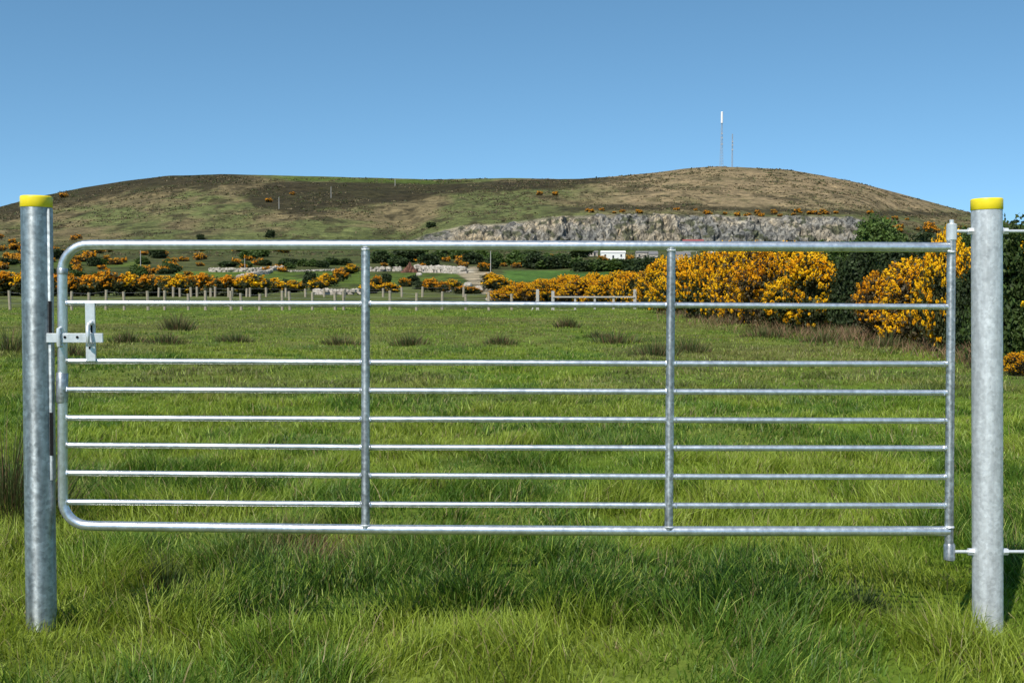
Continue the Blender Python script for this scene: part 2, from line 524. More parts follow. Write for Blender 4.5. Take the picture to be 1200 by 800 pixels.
th_front = np.arctan((np.arange(-260, 1461, 2.0) - 600) / FPX)
e0, e1 = th_front[0], th_front[-1]
th = np.concatenate([np.linspace(-math.pi, e0, 90)[:-1], th_front, np.linspace(e1, math.pi, 90)[1:]])
def sheet(name, radii, mat, colf, kind='structure'):
    X, Y = polar(th, radii)
    Z = height(X.ravel(), Y.ravel())
    back = np.cos(th)[:, None].repeat(len(radii), 1).ravel() < .48
    x, y = X.ravel(), Y.ravel()
    side = sstep(.42, .60, (np.cos(th)[:, None] + 0 * X).ravel())
    near = (fbm(x / 1.1, y / 1.1, 11, 3) - .5) * 0.13
    Z = Z * side + (1 - side) * (near + (fbm(x / 300, y / 300, 5, 3) - .5) * np.clip((np.hypot(x, y) - 60) / 40, 0, 18))
    a, bb = X.shape
    idx = np.arange(a * bb).reshape(a, bb)
    q = np.stack([idx[:-1, :-1], idx[1:, :-1], idx[1:, 1:], idx[:-1, 1:]], -1).reshape(-1, 4)
    co = np.stack([x, y, Z], 1)
    o = mesh_np(name, co, quads=q[:, ::-1], mat=mat, col=colf(x, y, Z), smooth=True)
    o['kind'] = kind
    return o
EDGE = 72.0
sheet('ground', np.concatenate([[0.02], np.linspace(.5, 12, 90), np.linspace(12.3, EDGE, 130)]), M['field'], lambda x, y, z: field_colour(x, y))
sheet('hill', np.concatenate([np.linspace(EDGE, 200, 60), np.linspace(203, 895, 150), np.linspace(899, 942, 16), np.linspace(950, 1790, 130), np.linspace(1800, 1990, 8), np.geomspace(2100, 9000, 14)]), M['hill'], hill_colour)

# ------------------------------------------------------------------ quarry cliff
def quarry():
    m, nt, b, out = mat_new('quarry_rock')
    tc = N(nt, 'ShaderNodeTexCoord'); at = N(nt, 'ShaderNodeAttribute'); at.attribute_name = 'tint'
    v = N(nt, 'ShaderNodeTexVoronoi'); v.inputs['Scale'].default_value = .30; v.inputs['Randomness'].default_value = 1
    n = N(nt, 'ShaderNodeTexNoise'); n.inputs['Scale'].default_value = .25; n.inputs['Detail'].default_value = 8; n.inputs['Roughness'].default_value = .7
    mp = N(nt, 'ShaderNodeMapping'); mp.inputs['Scale'].default_value = (1.3, 1.0, .55); mp.inputs['Rotation'].default_value = (0, .35, 0)
    nt.links.new(tc.outputs['Object'], mp.inputs[0])
    nt.links.new(mp.outputs[0], v.inputs['Vector']); nt.links.new(mp.outputs[0], n.inputs['Vector'])
    r = ramp(nt, [(.2, (.40, .40, .38)), (.6, (1.0, .98, .92)), (.9, (1.35, 1.25, 1.05))]); nt.links.new(v.outputs['Color'], r.inputs[0])
    r2 = ramp(nt, [(.40, (.15, .15, .14)), (.56, (1.15, 1.15, 1.15))]); nt.links.new(n.outputs[0], r2.inputs[0])
    nt.links.new(mulcol(nt, mulcol(nt, at.outputs['Color'], r.outputs[0]), r2.outputs[0], .8), b.inputs['Base Color'])
    b.inputs['Roughness'].default_value = .95
    bp = N(nt, 'ShaderNodeBump'); bp.inputs['Strength'].default_value = .8; bp.inputs['Distance'].default_value = 2
    nt.links.new(n.outputs[0], bp.inputs['Height']); nt.links.new(bp.outputs[0], b.inputs['Normal'])
    pxs = np.arange(486, 1042, .9); ts = np.linspace(-.25, 1.04, 46)
    PX, T = np.meshgrid(pxs, ts, indexing='ij')
    Y0 = 898 + 38 * np.clip(T, 0, 1) ** 1.3
    qt = np.interp(PX, QX, QR)
    rw = 284 + (qt - 284) * T + (fbm(PX / 14, T * 0, 66, 3) - .5) * 6 * np.clip(T, 0, 1)
    Xw = (PX - 600) / FPX * Y0
    Zw = CAM_Z + slope(rw) * Y0
    # rock buttresses and blocks
    d1 = np.abs(fbm(Xw / 13, Zw / 60, 51, 4) - .5) * 2
    d2 = np.abs(fbm(Xw / 4 + Zw / 9, Zw / 12, 52, 3) - .5) * 2
    d3 = np.floor(fbm(Xw / 3 - Zw / 6, Zw / 5.5, 53, 2) * 7) / 7
    Yw = Y0 - 2.5 - d1 * 22 - d2 * 9 - d3 * 7 + 6
    Yw = np.where(T > .97, Y0 + 4, Yw)
    Zw = Zw + (d3 - .5) * 1.5
    co = np.stack([Xw.ravel(), Yw.ravel(), Zw.ravel()], 1)
    n1 = fbm(Xw.ravel() / 30, Zw.ravel() / 14, 54, 3); n2 = fbm(Xw.ravel() / 6, Zw.ravel() / 4, 55, 3)
    c = np.tile(np.array([.26, .25, .23]), (len(co), 1))
    c = blend(c, np.array([.36, .30, .21]), sstep(.52, .68, n1) * .6 + sstep(640, 520, PX.ravel()) * .5)
    c = blend(c, np.array([.13, .14, .145]), sstep(.5, .36, n1) * .6)
    c = blend(c, np.array([.06, .07, .03]), sstep(.60, .66, n2) * .85)
    idx = np.arange(PX.size).reshape(PX.shape)
    q = np.stack([idx[:-1, :-1], idx[1:, :-1], idx[1:, 1:], idx[:-1, 1:]], -1).reshape(-1, 4)
    o = mesh_np('quarry_cliff', co, quads=q, mat=m, col=c)
    o['kind'] = 'structure'
quarry()

# ------------------------------------------------------------------ blades
def blades(pos, h, w, az, lean, curl, col, seg=2, tipcol=1.25):
    """pos (n,3); returns verts, quads, tris, colours of n tapering curved blades"""
    n = len(pos)
    ts = np.linspace(0, 1, seg + 1)
    face = rng.uniform(0, 2 * math.pi, n)
    sx = np.cos(face); sy = np.sin(face)
    lx = np.cos(az); ly = np.sin(az)
    V = np.zeros((n, 2 * seg + 1, 3), np.float32); C = np.zeros((n, 2 * seg + 1, 3), np.float32)
    for i, t in enumerate(ts):
        off = h * (lean * t + curl * t * t)
        zz = h * t * (1 - .35 * np.clip(lean + curl, 0, 2) * t)
        cx = pos[:, 0] + lx * off; cy = pos[:, 1] + ly * off; cz = pos[:, 2] + zz
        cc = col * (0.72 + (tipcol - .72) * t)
        ww = w * (1 - t ** 1.6) * .5
        if i < seg:
            V[:, 2 * i] = np.stack([cx - sx * ww, cy - sy * ww, cz], 1)
            V[:, 2 * i + 1] = np.stack([cx + sx * ww, cy + sy * ww, cz], 1)
            C[:, 2 * i] = cc; C[:, 2 * i + 1] = cc
        else:
            V[:, 2 * i] = np.stack([cx, cy, cz], 1); C[:, 2 * i] = cc
    base = (np.arange(n) * (2 * seg + 1))[:, None]
    Q = np.concatenate([base + np.array([2 * i, 2 * i + 1, 2 * i + 3, 2 * i + 2]) for i in range(seg - 1)], 0) if seg > 1 else None
    T = base + np.array([2 * seg - 2, 2 * seg - 1, 2 * seg])
    return V.reshape(-1, 3), Q, T, C.reshape(-1, 3)

def join(parts):
    vs, qs, ts, cs = [], [], [], []; n = 0
    for v, q, t, c in parts:
        vs.append(v); cs.append(c)
        if q is not None: qs.append(q + n)
        if t is not None: ts.append(t + n)
        n += len(v)
    return np.concatenate(vs), (np.concatenate(qs) if qs else None), (np.concatenate(ts) if ts else None), np.concatenate(cs)

def scatter(y0, y1, dens, margin=1.2, spread=.60):
    xm = spread * y1 + margin
    n = int((y1 - y0) * 2 * xm * dens)
    x = rng.uniform(-xm, xm, n); y = rng.uniform(y0, y1, n)
    k = np.abs(x) < spread * y + margin
    return x[k], y[k]

def grass_palette(x, y, n):
    t = fbm(x / .9, y / .9, 71, 3); u = fbm(x / 5, y / 8, 72, 3)
    c = np.tile(np.array([.150, .250, .022]), (n, 1))
    c = blend(c, np.array([.270, .330, .035]), sstep(.40, .62, t) * .8)
    c = blend(c, np.array([.060, .135, .016]), sstep(.52, .36, t) * .7)
    c = blend(c, np.array([.21, .155, .08]), sstep(.50, .64, u) * .6 * sstep(8, 20, y))
    # reddish-brown tuft in front of the gate
    g = np.exp(-(((x + 1.05) / .38) ** 2 + ((y - 6.2) / .45) ** 2))
    c = blend(c, np.array([.15, .085, .04]), g * (rng.random(n) < .55))
    r = rng.random(n)
    c = np.where((r < .075)[:, None], np.array([.30, .25, .11]) * rng.uniform(.8, 1.2, n)[:, None], c)
    c = np.where(((r > .075) & (r < .20))[:, None], np.array([.33, .42, .070]), c)
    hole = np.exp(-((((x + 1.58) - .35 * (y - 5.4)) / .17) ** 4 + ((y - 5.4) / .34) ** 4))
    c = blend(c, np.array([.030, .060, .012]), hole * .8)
    return c * rng.uniform(.72, 1.28, n)[:, None]

def grass():
    parts = []
    bands = [(2.2, 4.2, 3200, 1, 3), (4.2, 6.5, 4800, 1, 3), (6.5, 10, 3000, 1.3, 2), (10, 16, 1250, 1.9, 2), (16, 26, 450, 2.8, 2), (26, 42, 150, 4.4, 1), (42, 73, 48, 7.5, 1)]
    for y0, y1, dens, ws, seg in bands:
        x, y = scatter(y0, y1, dens)
        n = len(x)
        tuft = fbm(x / .34, y / .34, 81, 3); big = fbm(x / 1.6, y / 1.6, 82, 2)
        h = (.045 + .145 * sstep(.34, .72, tuft) + .05 * big) * rng.uniform(.5, 1.3, n)
        h *= np.interp(y, [0, 6.5, 9, 20, 70], [1.0, .95, .66, .50, .45]) * np.interp(y, [0, 40, 73], [1, 1, 1.2])
        h *= 1 - .6 * np.exp(-((((x + 1.58) - .35 * (y - 5.4)) / .17) ** 4 + ((y - 5.4) / .34) ** 4))
        z = height(x, y) - .01
        gx = fbm(x / .45 + 3, y / .45, 83, 2) - .5; gy = fbm(x / .45, y / .45 + 9, 84, 2) - .5
        az = np.arctan2(gy, gx) + rng.normal(0, 1.3, n)
        w = rng.uniform(.0030, .0078, n) * ws
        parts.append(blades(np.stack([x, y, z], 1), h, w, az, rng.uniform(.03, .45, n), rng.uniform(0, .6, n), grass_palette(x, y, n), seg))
        # long flowering / seeding stalks
    v, q, t, c = join(parts)
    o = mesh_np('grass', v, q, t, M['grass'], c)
    tag(o, 'long tufted green pasture grass covering the field under and behind the gate', 'grass', kind='stuff')
    print('grass verts', len(v))
grass()

# dry reddish grass fringe along the foot of the gorse hedge
HEDGE = [(595, 352.5), (650, 354), (712, 356), (762, 360), (820, 368), (860, 375), (900, 381), (940, 387), (968, 390), (1005, 392), (1040, 398), (1075, 404), (1110, 410), (1140, 418), (1190, 432)]
def dry_fringe():
    n = 26000
    px = rng.uniform(770, 1150, n); k = rng.random(n)
    base = np.interp(px, [h[0] for h in HEDGE], [h[1] for h in HEDGE])
    row = base + rng.normal(3, 5.5, n) - 1
    D = CAM_Z * FPX / np.maximum(row - 335, 10)
    x = (px - 600) / FPX * D; y = D
    keep = fbm(x / 1.5, y / 1.5, 91, 3) + rng.uniform(-.18, .18, n) > .47
    x, y = x[keep], y[keep]; n = len(x)
    h = rng.uniform(.15, .5, n) * (.6 + .8 * fbm(x / 1.2, y / 1.2, 92, 2))
    c = np.tile(np.array([.25, .15, .085]), (n, 1)) * rng.uniform(.5, 1.3, n)[:, None]
    c = np.where((rng.random(n) < .3)[:, None], np.array([.10, .13, .03]), c)
    v, q, t, cc = blades(np.stack([x, y, height(x, y) - .02], 1), h, rng.uniform(.01, .022, n), rng.uniform(0, 6.28, n), rng.uniform(.1, .5, n), rng.uniform(0, .6, n), c, 2)
    o = mesh_np('dry_grass', v, q, t, M['rush'], cc)
    tag(o, 'dry reddish brown grass along the foot of the gorse hedge', 'grass', kind='stuff')
dry_fringe()

# ------------------------------------------------------------------ shrubs
def flakes(centers, size, col, aspect=1.0, dirs=None):
    """little randomly turned leaf quads"""
    n = len(centers)
    a = rng.normal(size=(n, 3)); a /= np.linalg.norm(a, axis=1)[:, None]
    if dirs is not None:
        a = a * .6 + dirs; a /= np.linalg.norm(a, axis=1)[:, None]
    b = rng.normal(size=(n, 3)); b -= a * (a * b).sum(1)[:, None]; b /= np.linalg.norm(b, axis=1)[:, None]
    s = (size * rng.uniform(.6, 1.4, n))[:, None]
    A = a * s * aspect; B = b * s
    V = np.stack([centers - A - B * .6, centers - A * .2 + B, centers + A + B * .3, centers + A * .1 - B], 1).reshape(-1, 3)
    q = (np.arange(n) * 4)[:, None] + np.array([0, 1, 2, 3])
    return V.astype(np.float32), q, None, np.repeat(col, 4, 0)

def petals(centers, nrm, size, col):
    n = len(centers)
    nn = nrm + rng.normal(0, .35, (n, 3)); nn /= np.linalg.norm(nn, axis=1)[:, None]
    a = rng.normal(size=(n, 3)); a -= nn * (a * nn).sum(1)[:, None]; a /= np.linalg.norm(a, axis=1)[:, None]
    b = np.cross(nn, a); s = (size * rng.uniform(.7, 1.3, n))[:, None]
    A = a * s; B = b * s
    V = np.stack([centers - A - B * .6, centers + A * .9 - B, centers + A + B * .8, centers - A * .8 + B], 1).reshape(-1, 3)
    q = (np.arange(n) * 4)[:, None] + np.array([0, 1, 2, 3])
    return V.astype(np.float32), q, None, np.repeat(col, 4, 0)

def shrub_points(nlobe, nspray, r=.5, flat=1.0, seed=0):
    """spray tips on a lumpy crown of unit width and unit height sitting on z=0"""
    g = np.random.default_rng(seed)
    L = []
    for i in range(nlobe):
        a = g.uniform(0, 2 * math.pi); d = g.uniform(.02, .36)
        rr = g.uniform(.11, .25)
        top = 1.0 - rr * .8 - 2.6 * d * d * g.uniform(.5, 1.4)
        L.append((math.cos(a) * d, math.sin(a) * d, g.uniform(.12, max(.2, top)), rr))
    L.append((0, 0, .36, .34))
    L = np.array(L)
    k = g.integers(0, len(L), nspray * 3)
    d = g.normal(size=(nspray * 3, 3)); d[:, 2] = d[:, 2] * .9 + .25; d /= np.linalg.norm(d, axis=1)[:, None]
    p = L[k, :3] + d * L[k, 3:4] * g.uniform(.75, 1.12, (nspray * 3, 1))
    # drop sprays buried in other lobes
    dist = np.min(np.linalg.norm(p[:, None, :] - L[None, :, :3], axis=2) / L[None, :, 3], axis=1)
    keep = (dist > .72) & (p[:, 2] > .02)
    p = p[keep][:nspray]; d = d[keep][:nspray]
    return p, d, L

def shrub(name, width, hgt, nspray, leafn, flown, leafs, flows, leafcol, flowcol, flower_frac, fl_low=.25, seed=0, patch=2.6, stem=True, single=False):
    """prototype shrub: stems, foliage and, if in bloom, flowers"""
    global rng
    keepr = rng; rng = np.random.default_rng(seed + 1000)
    root = None if single else empty(name)
    sc = np.array([width, width, hgt])
    p, d, L = shrub_points(20, nspray, seed=seed)
    P3 = p * sc; n = len(p)
    # leaves along every spray + inside
    slen = .11 * math.sqrt(width * hgt) * rng.uniform(.6, 1.4, n)
    k = np.repeat(np.arange(n), leafn)
    t = rng.uniform(-1.6, 1, len(k))[:, None]
    c = P3[k] + d[k] * slen[k][:, None] * t + rng.normal(0, leafs * 1.6, (len(k), 3))
    inner = rng.normal(size=(n * 2, 3)); inner /= np.linalg.norm(inner, axis=1)[:, None]
    li = rng.integers(0, len(L), n * 2)
    inner = (L[li, :3] + inner * L[li, 3:4] * rng.uniform(.1, .8, (n * 2, 1))) * sc
    c = np.concatenate([c, inner]); c[:, 2] = np.maximum(c[:, 2], .02)
    lc = np.tile(leafcol, (len(c), 1)) * rng.uniform(.55, 1.45, len(c))[:, None]
    lump = vnoise(c[:, 0] * patch * 1.3, c[:, 2] * patch * 1.3 + c[:, 1], seed + 3)
    lc = lc * (.75 + .5 * lump)[:, None]
    leafsz = np.full(len(c), leafs); leafsz[n * leafn:] = leafs * 2.6
    v, q, tt, cc = flakes(c, leafsz, lc, 2.0)
    if stem:
        mb = MB()
        for i in range(7):
            a = rng.uniform(0, 6.28); tip = P3[rng.integers(0, n)]
            b0 = Vector((math.cos(a) * .05 * width, math.sin(a) * .05 * width, -.1))
            mid = b0.lerp(Vector(tip), .5) + Vector((rng.uniform(-.1, .1), rng.uniform(-.1, .1), .05)) * width * .5
            mb.tube([b0, mid, Vector(tip)], [.022 * width, .014 * width, .004 * width], 6)
        mb.build('stem', M['bark'], root)
    if not single: mesh_np('foliage', v, q, tt, M['leaf'], cc, root)
    if flower_frac > 0:
        up = d[:, 2] * .25 + (p[:, 2] - fl_low) * 1.2
        pn = vnoise(P3[:, 0] * patch, P3[:, 2] * patch + P3[:, 1] * patch, seed + 9)
        score = pn * 1.1 + up * .5 + rng.uniform(-.2, .2, n)
        thr = np.quantile(score, 1 - flower_frac)
        fs = np.nonzero((score > thr) & (p[:, 2] > fl_low * .5))[0]
        k = np.repeat(fs, flown)
        # every spray carries a dense spike of blossom: petals lie on the spike's surface
        u = rng.normal(size=(len(k), 3)); u /= np.linalg.norm(u, axis=1)[:, None]
        rad = (flows * rng.uniform(1.6, 3.2, n))[k][:, None]
        ax = d[k] * .8 + np.array([0, 0, .5])
        c = P3[k] + ax * slen[k][:, None] * .5 + u * rad + ax * (u * ax).sum(1)[:, None] * rad * 1.0
        f1, f2 = np.array(flowcol[0]), np.array(flowcol[1])
        mixv = np.clip(pn[k] + rng.normal(0, .22, len(k)), 0, 1)[:, None]
        fc = (f1 * (1 - mixv) + f2 * mixv) * rng.uniform(.75, 1.15, (len(k), 1))
        v2, q2, tt, cc2 = petals(c, u, np.full(len(c), flows), fc)
        if single: v, q, cc = np.concatenate([v, v2]), np.concatenate([q, q2 + len(v)]), np.concatenate([cc, cc2])
        else: mesh_np('flowers', v2, q2, tt, M['flower'], cc2, root)['kind'] = 'stuff'
    if single:
        nf = len(q2) if flower_frac > 0 else 0
        root = mesh_np(name, v, q, None, col=cc, mats=[M['leaf'], M['flower']], midx=np.concatenate([np.zeros(len(q) - nf), np.ones(nf)]))
    rng = keepr
    return root

YEL = [(.86, .37, .006), (.95, .62, .012)]
ORA = [(.58, .20, .008), (.80, .37, .012)]
DULL = [(.46, .20, .03), (.68, .34, .02)]
LEAF = np.array([.050, .058, .018]); LEAFB = np.array([.080, .060, .025]); DKG = np.array([.032, .050, .015]); MIDG = np.array([.065, .105, .022])
protos = []
def proto(*a, **k):
    r = shrub(*a, **k); protos.append(r)
    return r
near_g = [proto('gorse_bush', 2.6, 2.3, 1000, 14, 30, .026, .020, LEAF if i % 2 else LEAFB, YEL if i != 2 else [(.72, .28, .006), (.90, .50, .012)], (.84, .74, .66, .90)[i], .06, seed=i + 1) for i in range(4)]
near_dark = proto('evergreen_bush', 2.4, 2.6, 2000, 14, 0, .032, 0, DKG, None, 0, seed=11)
near_mix = proto('gorse_bush', 2.8, 2.8, 1700, 13, 22, .030, .02, MIDG * .8, YEL, .05, .02, seed=12)
near_t = [proto('tree', 5.0, 5.0, 1500, 14, 0, .070, 0, (DKG * 1.2, MIDG, MIDG * 1.3, DKG)[i], None, 0, seed=50 + i) for i in range(4)]
far_g = [proto('gorse_bush', 2.2, 2.1, 260, 9, 16, .06, .055, LEAF, ORA if i else YEL, (.42, .34, .50)[i], .50, seed=20 + i, stem=False) for i in range(3)]
hill_g = [proto('gorse_bush', 3.5, 2.0, 60, 6, 9, .16, .17, LEAFB, ORA if i else DULL, .6, .3, seed=30 + i, stem=False, single=True) for i in range(3)]
hill_t = [proto('hillside_tree', 6.0, 5.0, 220, 14, 0, .24, 0, (DKG, MIDG, MIDG * 1.1, DKG * 1.4)[i], None, 0, seed=40 + i, stem=False, single=True) for i in range(4)]

BASEW = {}
for pr in protos:
    co = pr.data or [ch for ch in pr.children if ch.name.startswith('foliage')][0].data
    a = np.zeros(len(co.vertices) * 3, np.float32); co.vertices.foreach_get('co', a); a = a.reshape(-1, 3)
    BASEW[pr] = (np.ptp(np.quantile(a[:, 0], [.01, .99])), float(np.quantile(a[:, 2], .995)))

def put(pr, px, row, wpx, hpx, label, cat, group=None, name=None, dD=0):
    g = ground_at(px, row)
    D = g.y + dD
    if dD:
        x = g.x * D / g.y; g = Vector((x, D, gz(x, D)))
    w, h = BASEW[pr]
    s = D / FPX
    sx = wpx * s / w; sz = hpx * s / h
    o = copy_tree(pr, (g.x, g.y, g.z - .02 * sz), random.uniform(0, 6.28), (sx, sx * random.uniform(.85, 1.15), sz))
    if name: o.name = name
    tag(o, label, cat, group)
    return o

def between(px):
    for lim, t in ((26, 'left of the left gate post'), (66, 'between the left gate post and the latch stile'), (165, 'between the latch stile and the grey pole'),
                   (245, 'right of the grey pole'), (330, 'near the left pale stone wall'), (428, 'left of the left hand gate upright'), (500, 'right of the left hand gate upright'),
                   (575, 'left of the pole by the track'), (640, 'right of the pole by the track'), (700, 'left of the white cottage'), (786, 'left of the right hand gate upright'),
                   (850, 'just right of the right hand gate upright'), (930, 'midway between the right hand upright and the hinge'), (1000, 'above the dark evergreen bush'), (1060, 'just right of the cliff'), (9999, 'near the gate hinge')):
        if px < lim: return t

# --- the near gorse hedge on the right, from the distance towards the camera
G = 'gorse bushes of the hedge on the right'
hedge = [
 (596, 352.5, 34, 16, 3, 'low orange gorse bush at the far left end of the right hand hedge'),
 (622, 353.5, 36, 20, 0, 'small yellow gorse bush just left of the grey hurdle fence post'),
 (650, 354.5, 40, 26, 1, 'orange and yellow gorse bush behind the left end of the grey rail fence'),
 (682, 355.5, 44, 28, 0, 'yellow gorse bush behind the middle of the grey rail fence'),
 (712, 356.5, 42, 31, 3, 'bright yellow gorse bush behind the right end of the grey rail fence'),
 (740, 358, 40, 36, 1, 'orange gorse bush with green gaps under the dark round tree'),
 (764, 361, 48, 42, 0, 'solid yellow gorse bush just left of the right hand gate upright'),
 (800, 368, 60, 62, 3, 'dense yellow gorse bush just right of the right hand gate upright'),
 (832, 373, 64, 72, 1, 'tall gorse bush full of orange blossom, second one right of the gate upright'),
 (868, 378, 66, 80, 0, 'broad yellow gorse bush in the middle of the hedge'),
 (905, 384, 68, 86, 2, 'gorse bush with dark brown stems showing between orange flowers'),
 (952, 389, 76, 90, 3, 'big golden gorse bush just left of the dark evergreen bush'),
 (1038, 398, 62, 74, 2, 'lower dull orange gorse bush just right of the dark evergreen bush'),
 (1072, 404, 74, 94, 0, 'leaning golden gorse bush left of the gate hinge stile'),
 (1114, 411, 62, 130, 3, 'tallest golden gorse bush, behind the gate hinge stile'),
]
hedge += [(x, r, w, h, k, lab) for x, r, w, h, k, lab in [
 (610, 352, 34, 20, 1, 'gorse bush filling the hedge left of the first grey fence post'),
 (636, 353, 36, 24, 3, 'gorse bush behind the two tallest posts at the left of the rail fence'),
 (666, 354, 40, 30, 0, 'gorse bush whose top rises between the left posts of the rail fence'),
 (697, 355, 42, 32, 3, 'gorse bush just left of the middle of the rail fence, behind the others'),
 (728, 356, 42, 36, 0, 'gorse bush behind the right hand post of the rail fence'),
 (782, 362, 50, 56, 3, 'yellow gorse bush hidden partly by the right hand gate upright'),
 (848, 374, 60, 82, 3, 'golden gorse bush behind the gap between two tall ones left of centre'),
 (886, 379, 60, 88, 0, 'golden gorse bush rising behind the broad yellow one'),
 (925, 385, 60, 92, 3, 'golden gorse bush rising left of the biggest one'),
 (1056, 399, 50, 80, 0, 'gorse bush between the dull orange one and the leaning golden one'),
 (1095, 405, 54, 112, 3, 'tall gorse bush just left of the gate hinge stile')]]
for px, row, w, h, k, lab in hedge:
    put(near_g[k], px, row, w * 1.1, h, lab, 'gorse bush', G)
put(near_dark, 1006, 391, 50, 98, 'dark green evergreen bush standing between two golden gorse bushes', 'bush')
put(near_mix, 1200, 430, 110, 168, 'big dark green bush with a few yellow flowers, right of the right post', 'bush')
put(near_dark, 1140, 414, 50, 100, 'dark green bush in the hedge behind the right gate post', 'bush')
put(near_g[0], 1196, 440, 36, 26, 'small gorse bush flowering low at the right edge of the photo', 'gorse bush', G)
# greenery behind the hedge
for px, row, w, h, k, lab in [
 (757, 345, 56, 41, 0, 'dark round tree behind the hedge, left of the right hand gate upright'),
 (790, 345, 44, 36, 1, 'mid green tree behind the hedge beside the right hand gate upright'),
 (1030, 352, 66, 92, 2, 'bright green tree rising above the hedge in front of the cliff end'),
 (985, 352, 70, 66, 1, 'green tree behind the evergreen bush below the quarry cliff'),
 (1080, 354, 80, 76, 3, 'dark green tree behind the gorse left of the gate hinge'),
 (1125, 354, 60, 84, 1, 'green tree behind the gorse at the top gate hinge'),
 (1185, 360, 80, 90, 0, 'dark tree whose top shows right of the right gate post'),
 (900, 350, 80, 58, 3, 'low green tree showing between gorse tops below the cliff'),
 (850, 350, 60, 50, 1, 'low green tree behind the gorse beside the pale shed')]:
    put(near_t[k], px, row, w, h, lab, 'tree', 'trees behind the hedge on the right')

# --- left hedge of gorse beyond the wire fence
x = -60
while x < 306:
    w = random.uniform(20, 30)
    put(random.choice(far_g), x, 347 + random.uniform(-.6, .4), w * 1.2, random.uniform(21, 27) - (x > 150) * 3, 'orange topped gorse bush beyond the fence, ' + between(x), 'gorse bush', 'gorse bushes in the hedge beyond the left fence')
    x += w * .62
for px, row, w, h, lab in [
 (318, 343, 26, 13, 'orange gorse bush ending the left hedge beside a dark round bush'), (345, 343, 22, 11, 'low gorse bush right of the round bushes ending the left hedge'),
 (372, 341, 18, 12, 'gorse bush at the lower end of a diagonal row of four'), (385, 336, 20, 12, 'second gorse bush up a diagonal row of four'),
 (398, 330, 16, 12, 'third gorse bush up a diagonal row of four'), (412, 321, 14, 9, 'topmost gorse bush of a diagonal row left of the upright'),
 (432, 344, 18, 10, 'low gorse bush touching the left hand gate upright'), (455, 343, 20, 9, 'wide low gorse bush below the small dark conifer'),
 (442, 335, 12, 9, 'small round gorse bush just left of the small dark conifer'), (475, 336, 12, 8, 'small gorse bush between the conifer and the round green bushes'),
 (505, 342, 20, 12, 'rounded gorse bush right of the two round green bushes'), (520, 343, 15, 10, 'low gorse bush between the rounded one and a smaller one'),
 (530, 339, 14, 9, 'gorse bush higher up the field, left of the sandy track'), (541, 344, 16, 7, 'flat gorse bush left of the foot of the sandy track'),
 (556, 344, 14, 6, 'flat gorse bush touching the foot of the sandy track'), (582, 341, 24, 14, 'orange gorse bush right of the foot of the sandy track'),
 (574, 331, 14, 9, 'gorse bush beside the middle of the sandy track'), (568, 318, 12, 8, 'small gorse bush at the top right corner of the sandy track')]:
    put(random.choice(far_g), px, row, w * 1.15, h * 1.15, lab, 'gorse bush', 'low gorse bushes behind the middle of the gate')
# --- gorse scattered over the hillside
def clump(n, x0, x1, r0, r1, w0, w1, lab, grp, slopef=None, hs=.62, tiers=False):
    for i in range(n):
        px = random.uniform(x0, x1); row = random.uniform(r0, r1)
        if slopef: row = slopef(px) + random.uniform(r0, r1)
        if vnoise(px / 22, row / 5, 61) < .42 and random.random() < .8: continue
        w = random.uniform(w0, w1)
        band = '' if not tiers else ('high, ' if row < (r0 + r1) / 2 else 'low, ')
        put(random.choice(hill_g), px, row, w, w * hs * random.uniform(.7, 1.1), lab + ', ' + band + between(px), 'gorse bush', grp)
clump(95, -10, 335, 292, 323, 9, 17, 'orange gorse bush on the hillside', 'gorse bushes on the lower left hillside', tiers=True)
clump(16, -10, 130, 276, 290, 7, 13, 'small gorse bush above the top rail', 'gorse bushes on the left above the top rail')
clump(14, 430, 560, 302, 315, 8, 15, 'gorse bush above the pale wall', 'gorse bushes above the pale stone wall')
clump(16, 585, 745, 302, 318, 7, 13, 'gorse bush among green trees', 'gorse bushes above the far green field')
clump(44, 672, 1090, -2.5, 3, 4.5, 9, 'gorse bush on the cliff lip', 'gorse bushes along the cliff lip', lambda p: float(np.interp(p, [672, 760, 860, 1000, 1090], [250, 248, 251, 252, 262])))
clump(26, 1030, 1130, 266, 274, 7, 12, 'gorse bush in the hillside strip', 'gorse bushes right of the cliff')
for px, row, w, lab in [(315, 237, 8, 'lone orange gorse bush on the dark heather tongue'), (343, 229, 6, 'tiny gorse bush at the top of the dark heather'), (632, 229, 8, 'left one of two gorse bushes side by side on the upper hill'), (651, 229, 8, 'right one of two gorse bushes side by side on the upper hill'), (75, 232, 10, 'gorse bush just under the skyline at the far left')]:
    put(hill_g[2], px, row, w, w * .6, lab, 'gorse bush')
# --- green trees and bushes in the middle distance
def trees(lst, lab, grp):
    for px, row, w, h in lst:
        if 684 < px < 860 and row - h < 304: row = 318; h = min(h, 13)
        put(random.choice(hill_t), px, row, w * 1.25, h, lab + ', ' + between(px), 'tree', grp)
trees([(random.uniform(575, 765), random.uniform(300, 317), random.uniform(13, 22), random.uniform(10, 16)) for i in range(34)], 'round tree above the green field', 'trees above the far green field')
trees([(random.uniform(440, 580), random.uniform(299, 313), random.uniform(12, 20), random.uniform(9, 15)) for i in range(22)], 'green tree above the pale wall', 'trees above the pale stone wall')
trees([(random.uniform(325, 420), random.uniform(309, 315), random.uniform(9, 15), random.uniform(6, 9)) for i in range(10)], 'low bush topping the green field', 'bushes topping the left green field')
trees([(random.uniform(0, 330), random.uniform(300, 327), random.uniform(9, 16), random.uniform(6, 12)) for i in range(26)], 'dark green bush among hillside gorse', 'green bushes on the lower left hillside')
trees([(random.uniform(780, 1000), random.uniform(296, 306), random.uniform(14, 22), random.uniform(9, 15)) for i in range(14)], 'green tree under the quarry cliff', 'trees under the cliff')
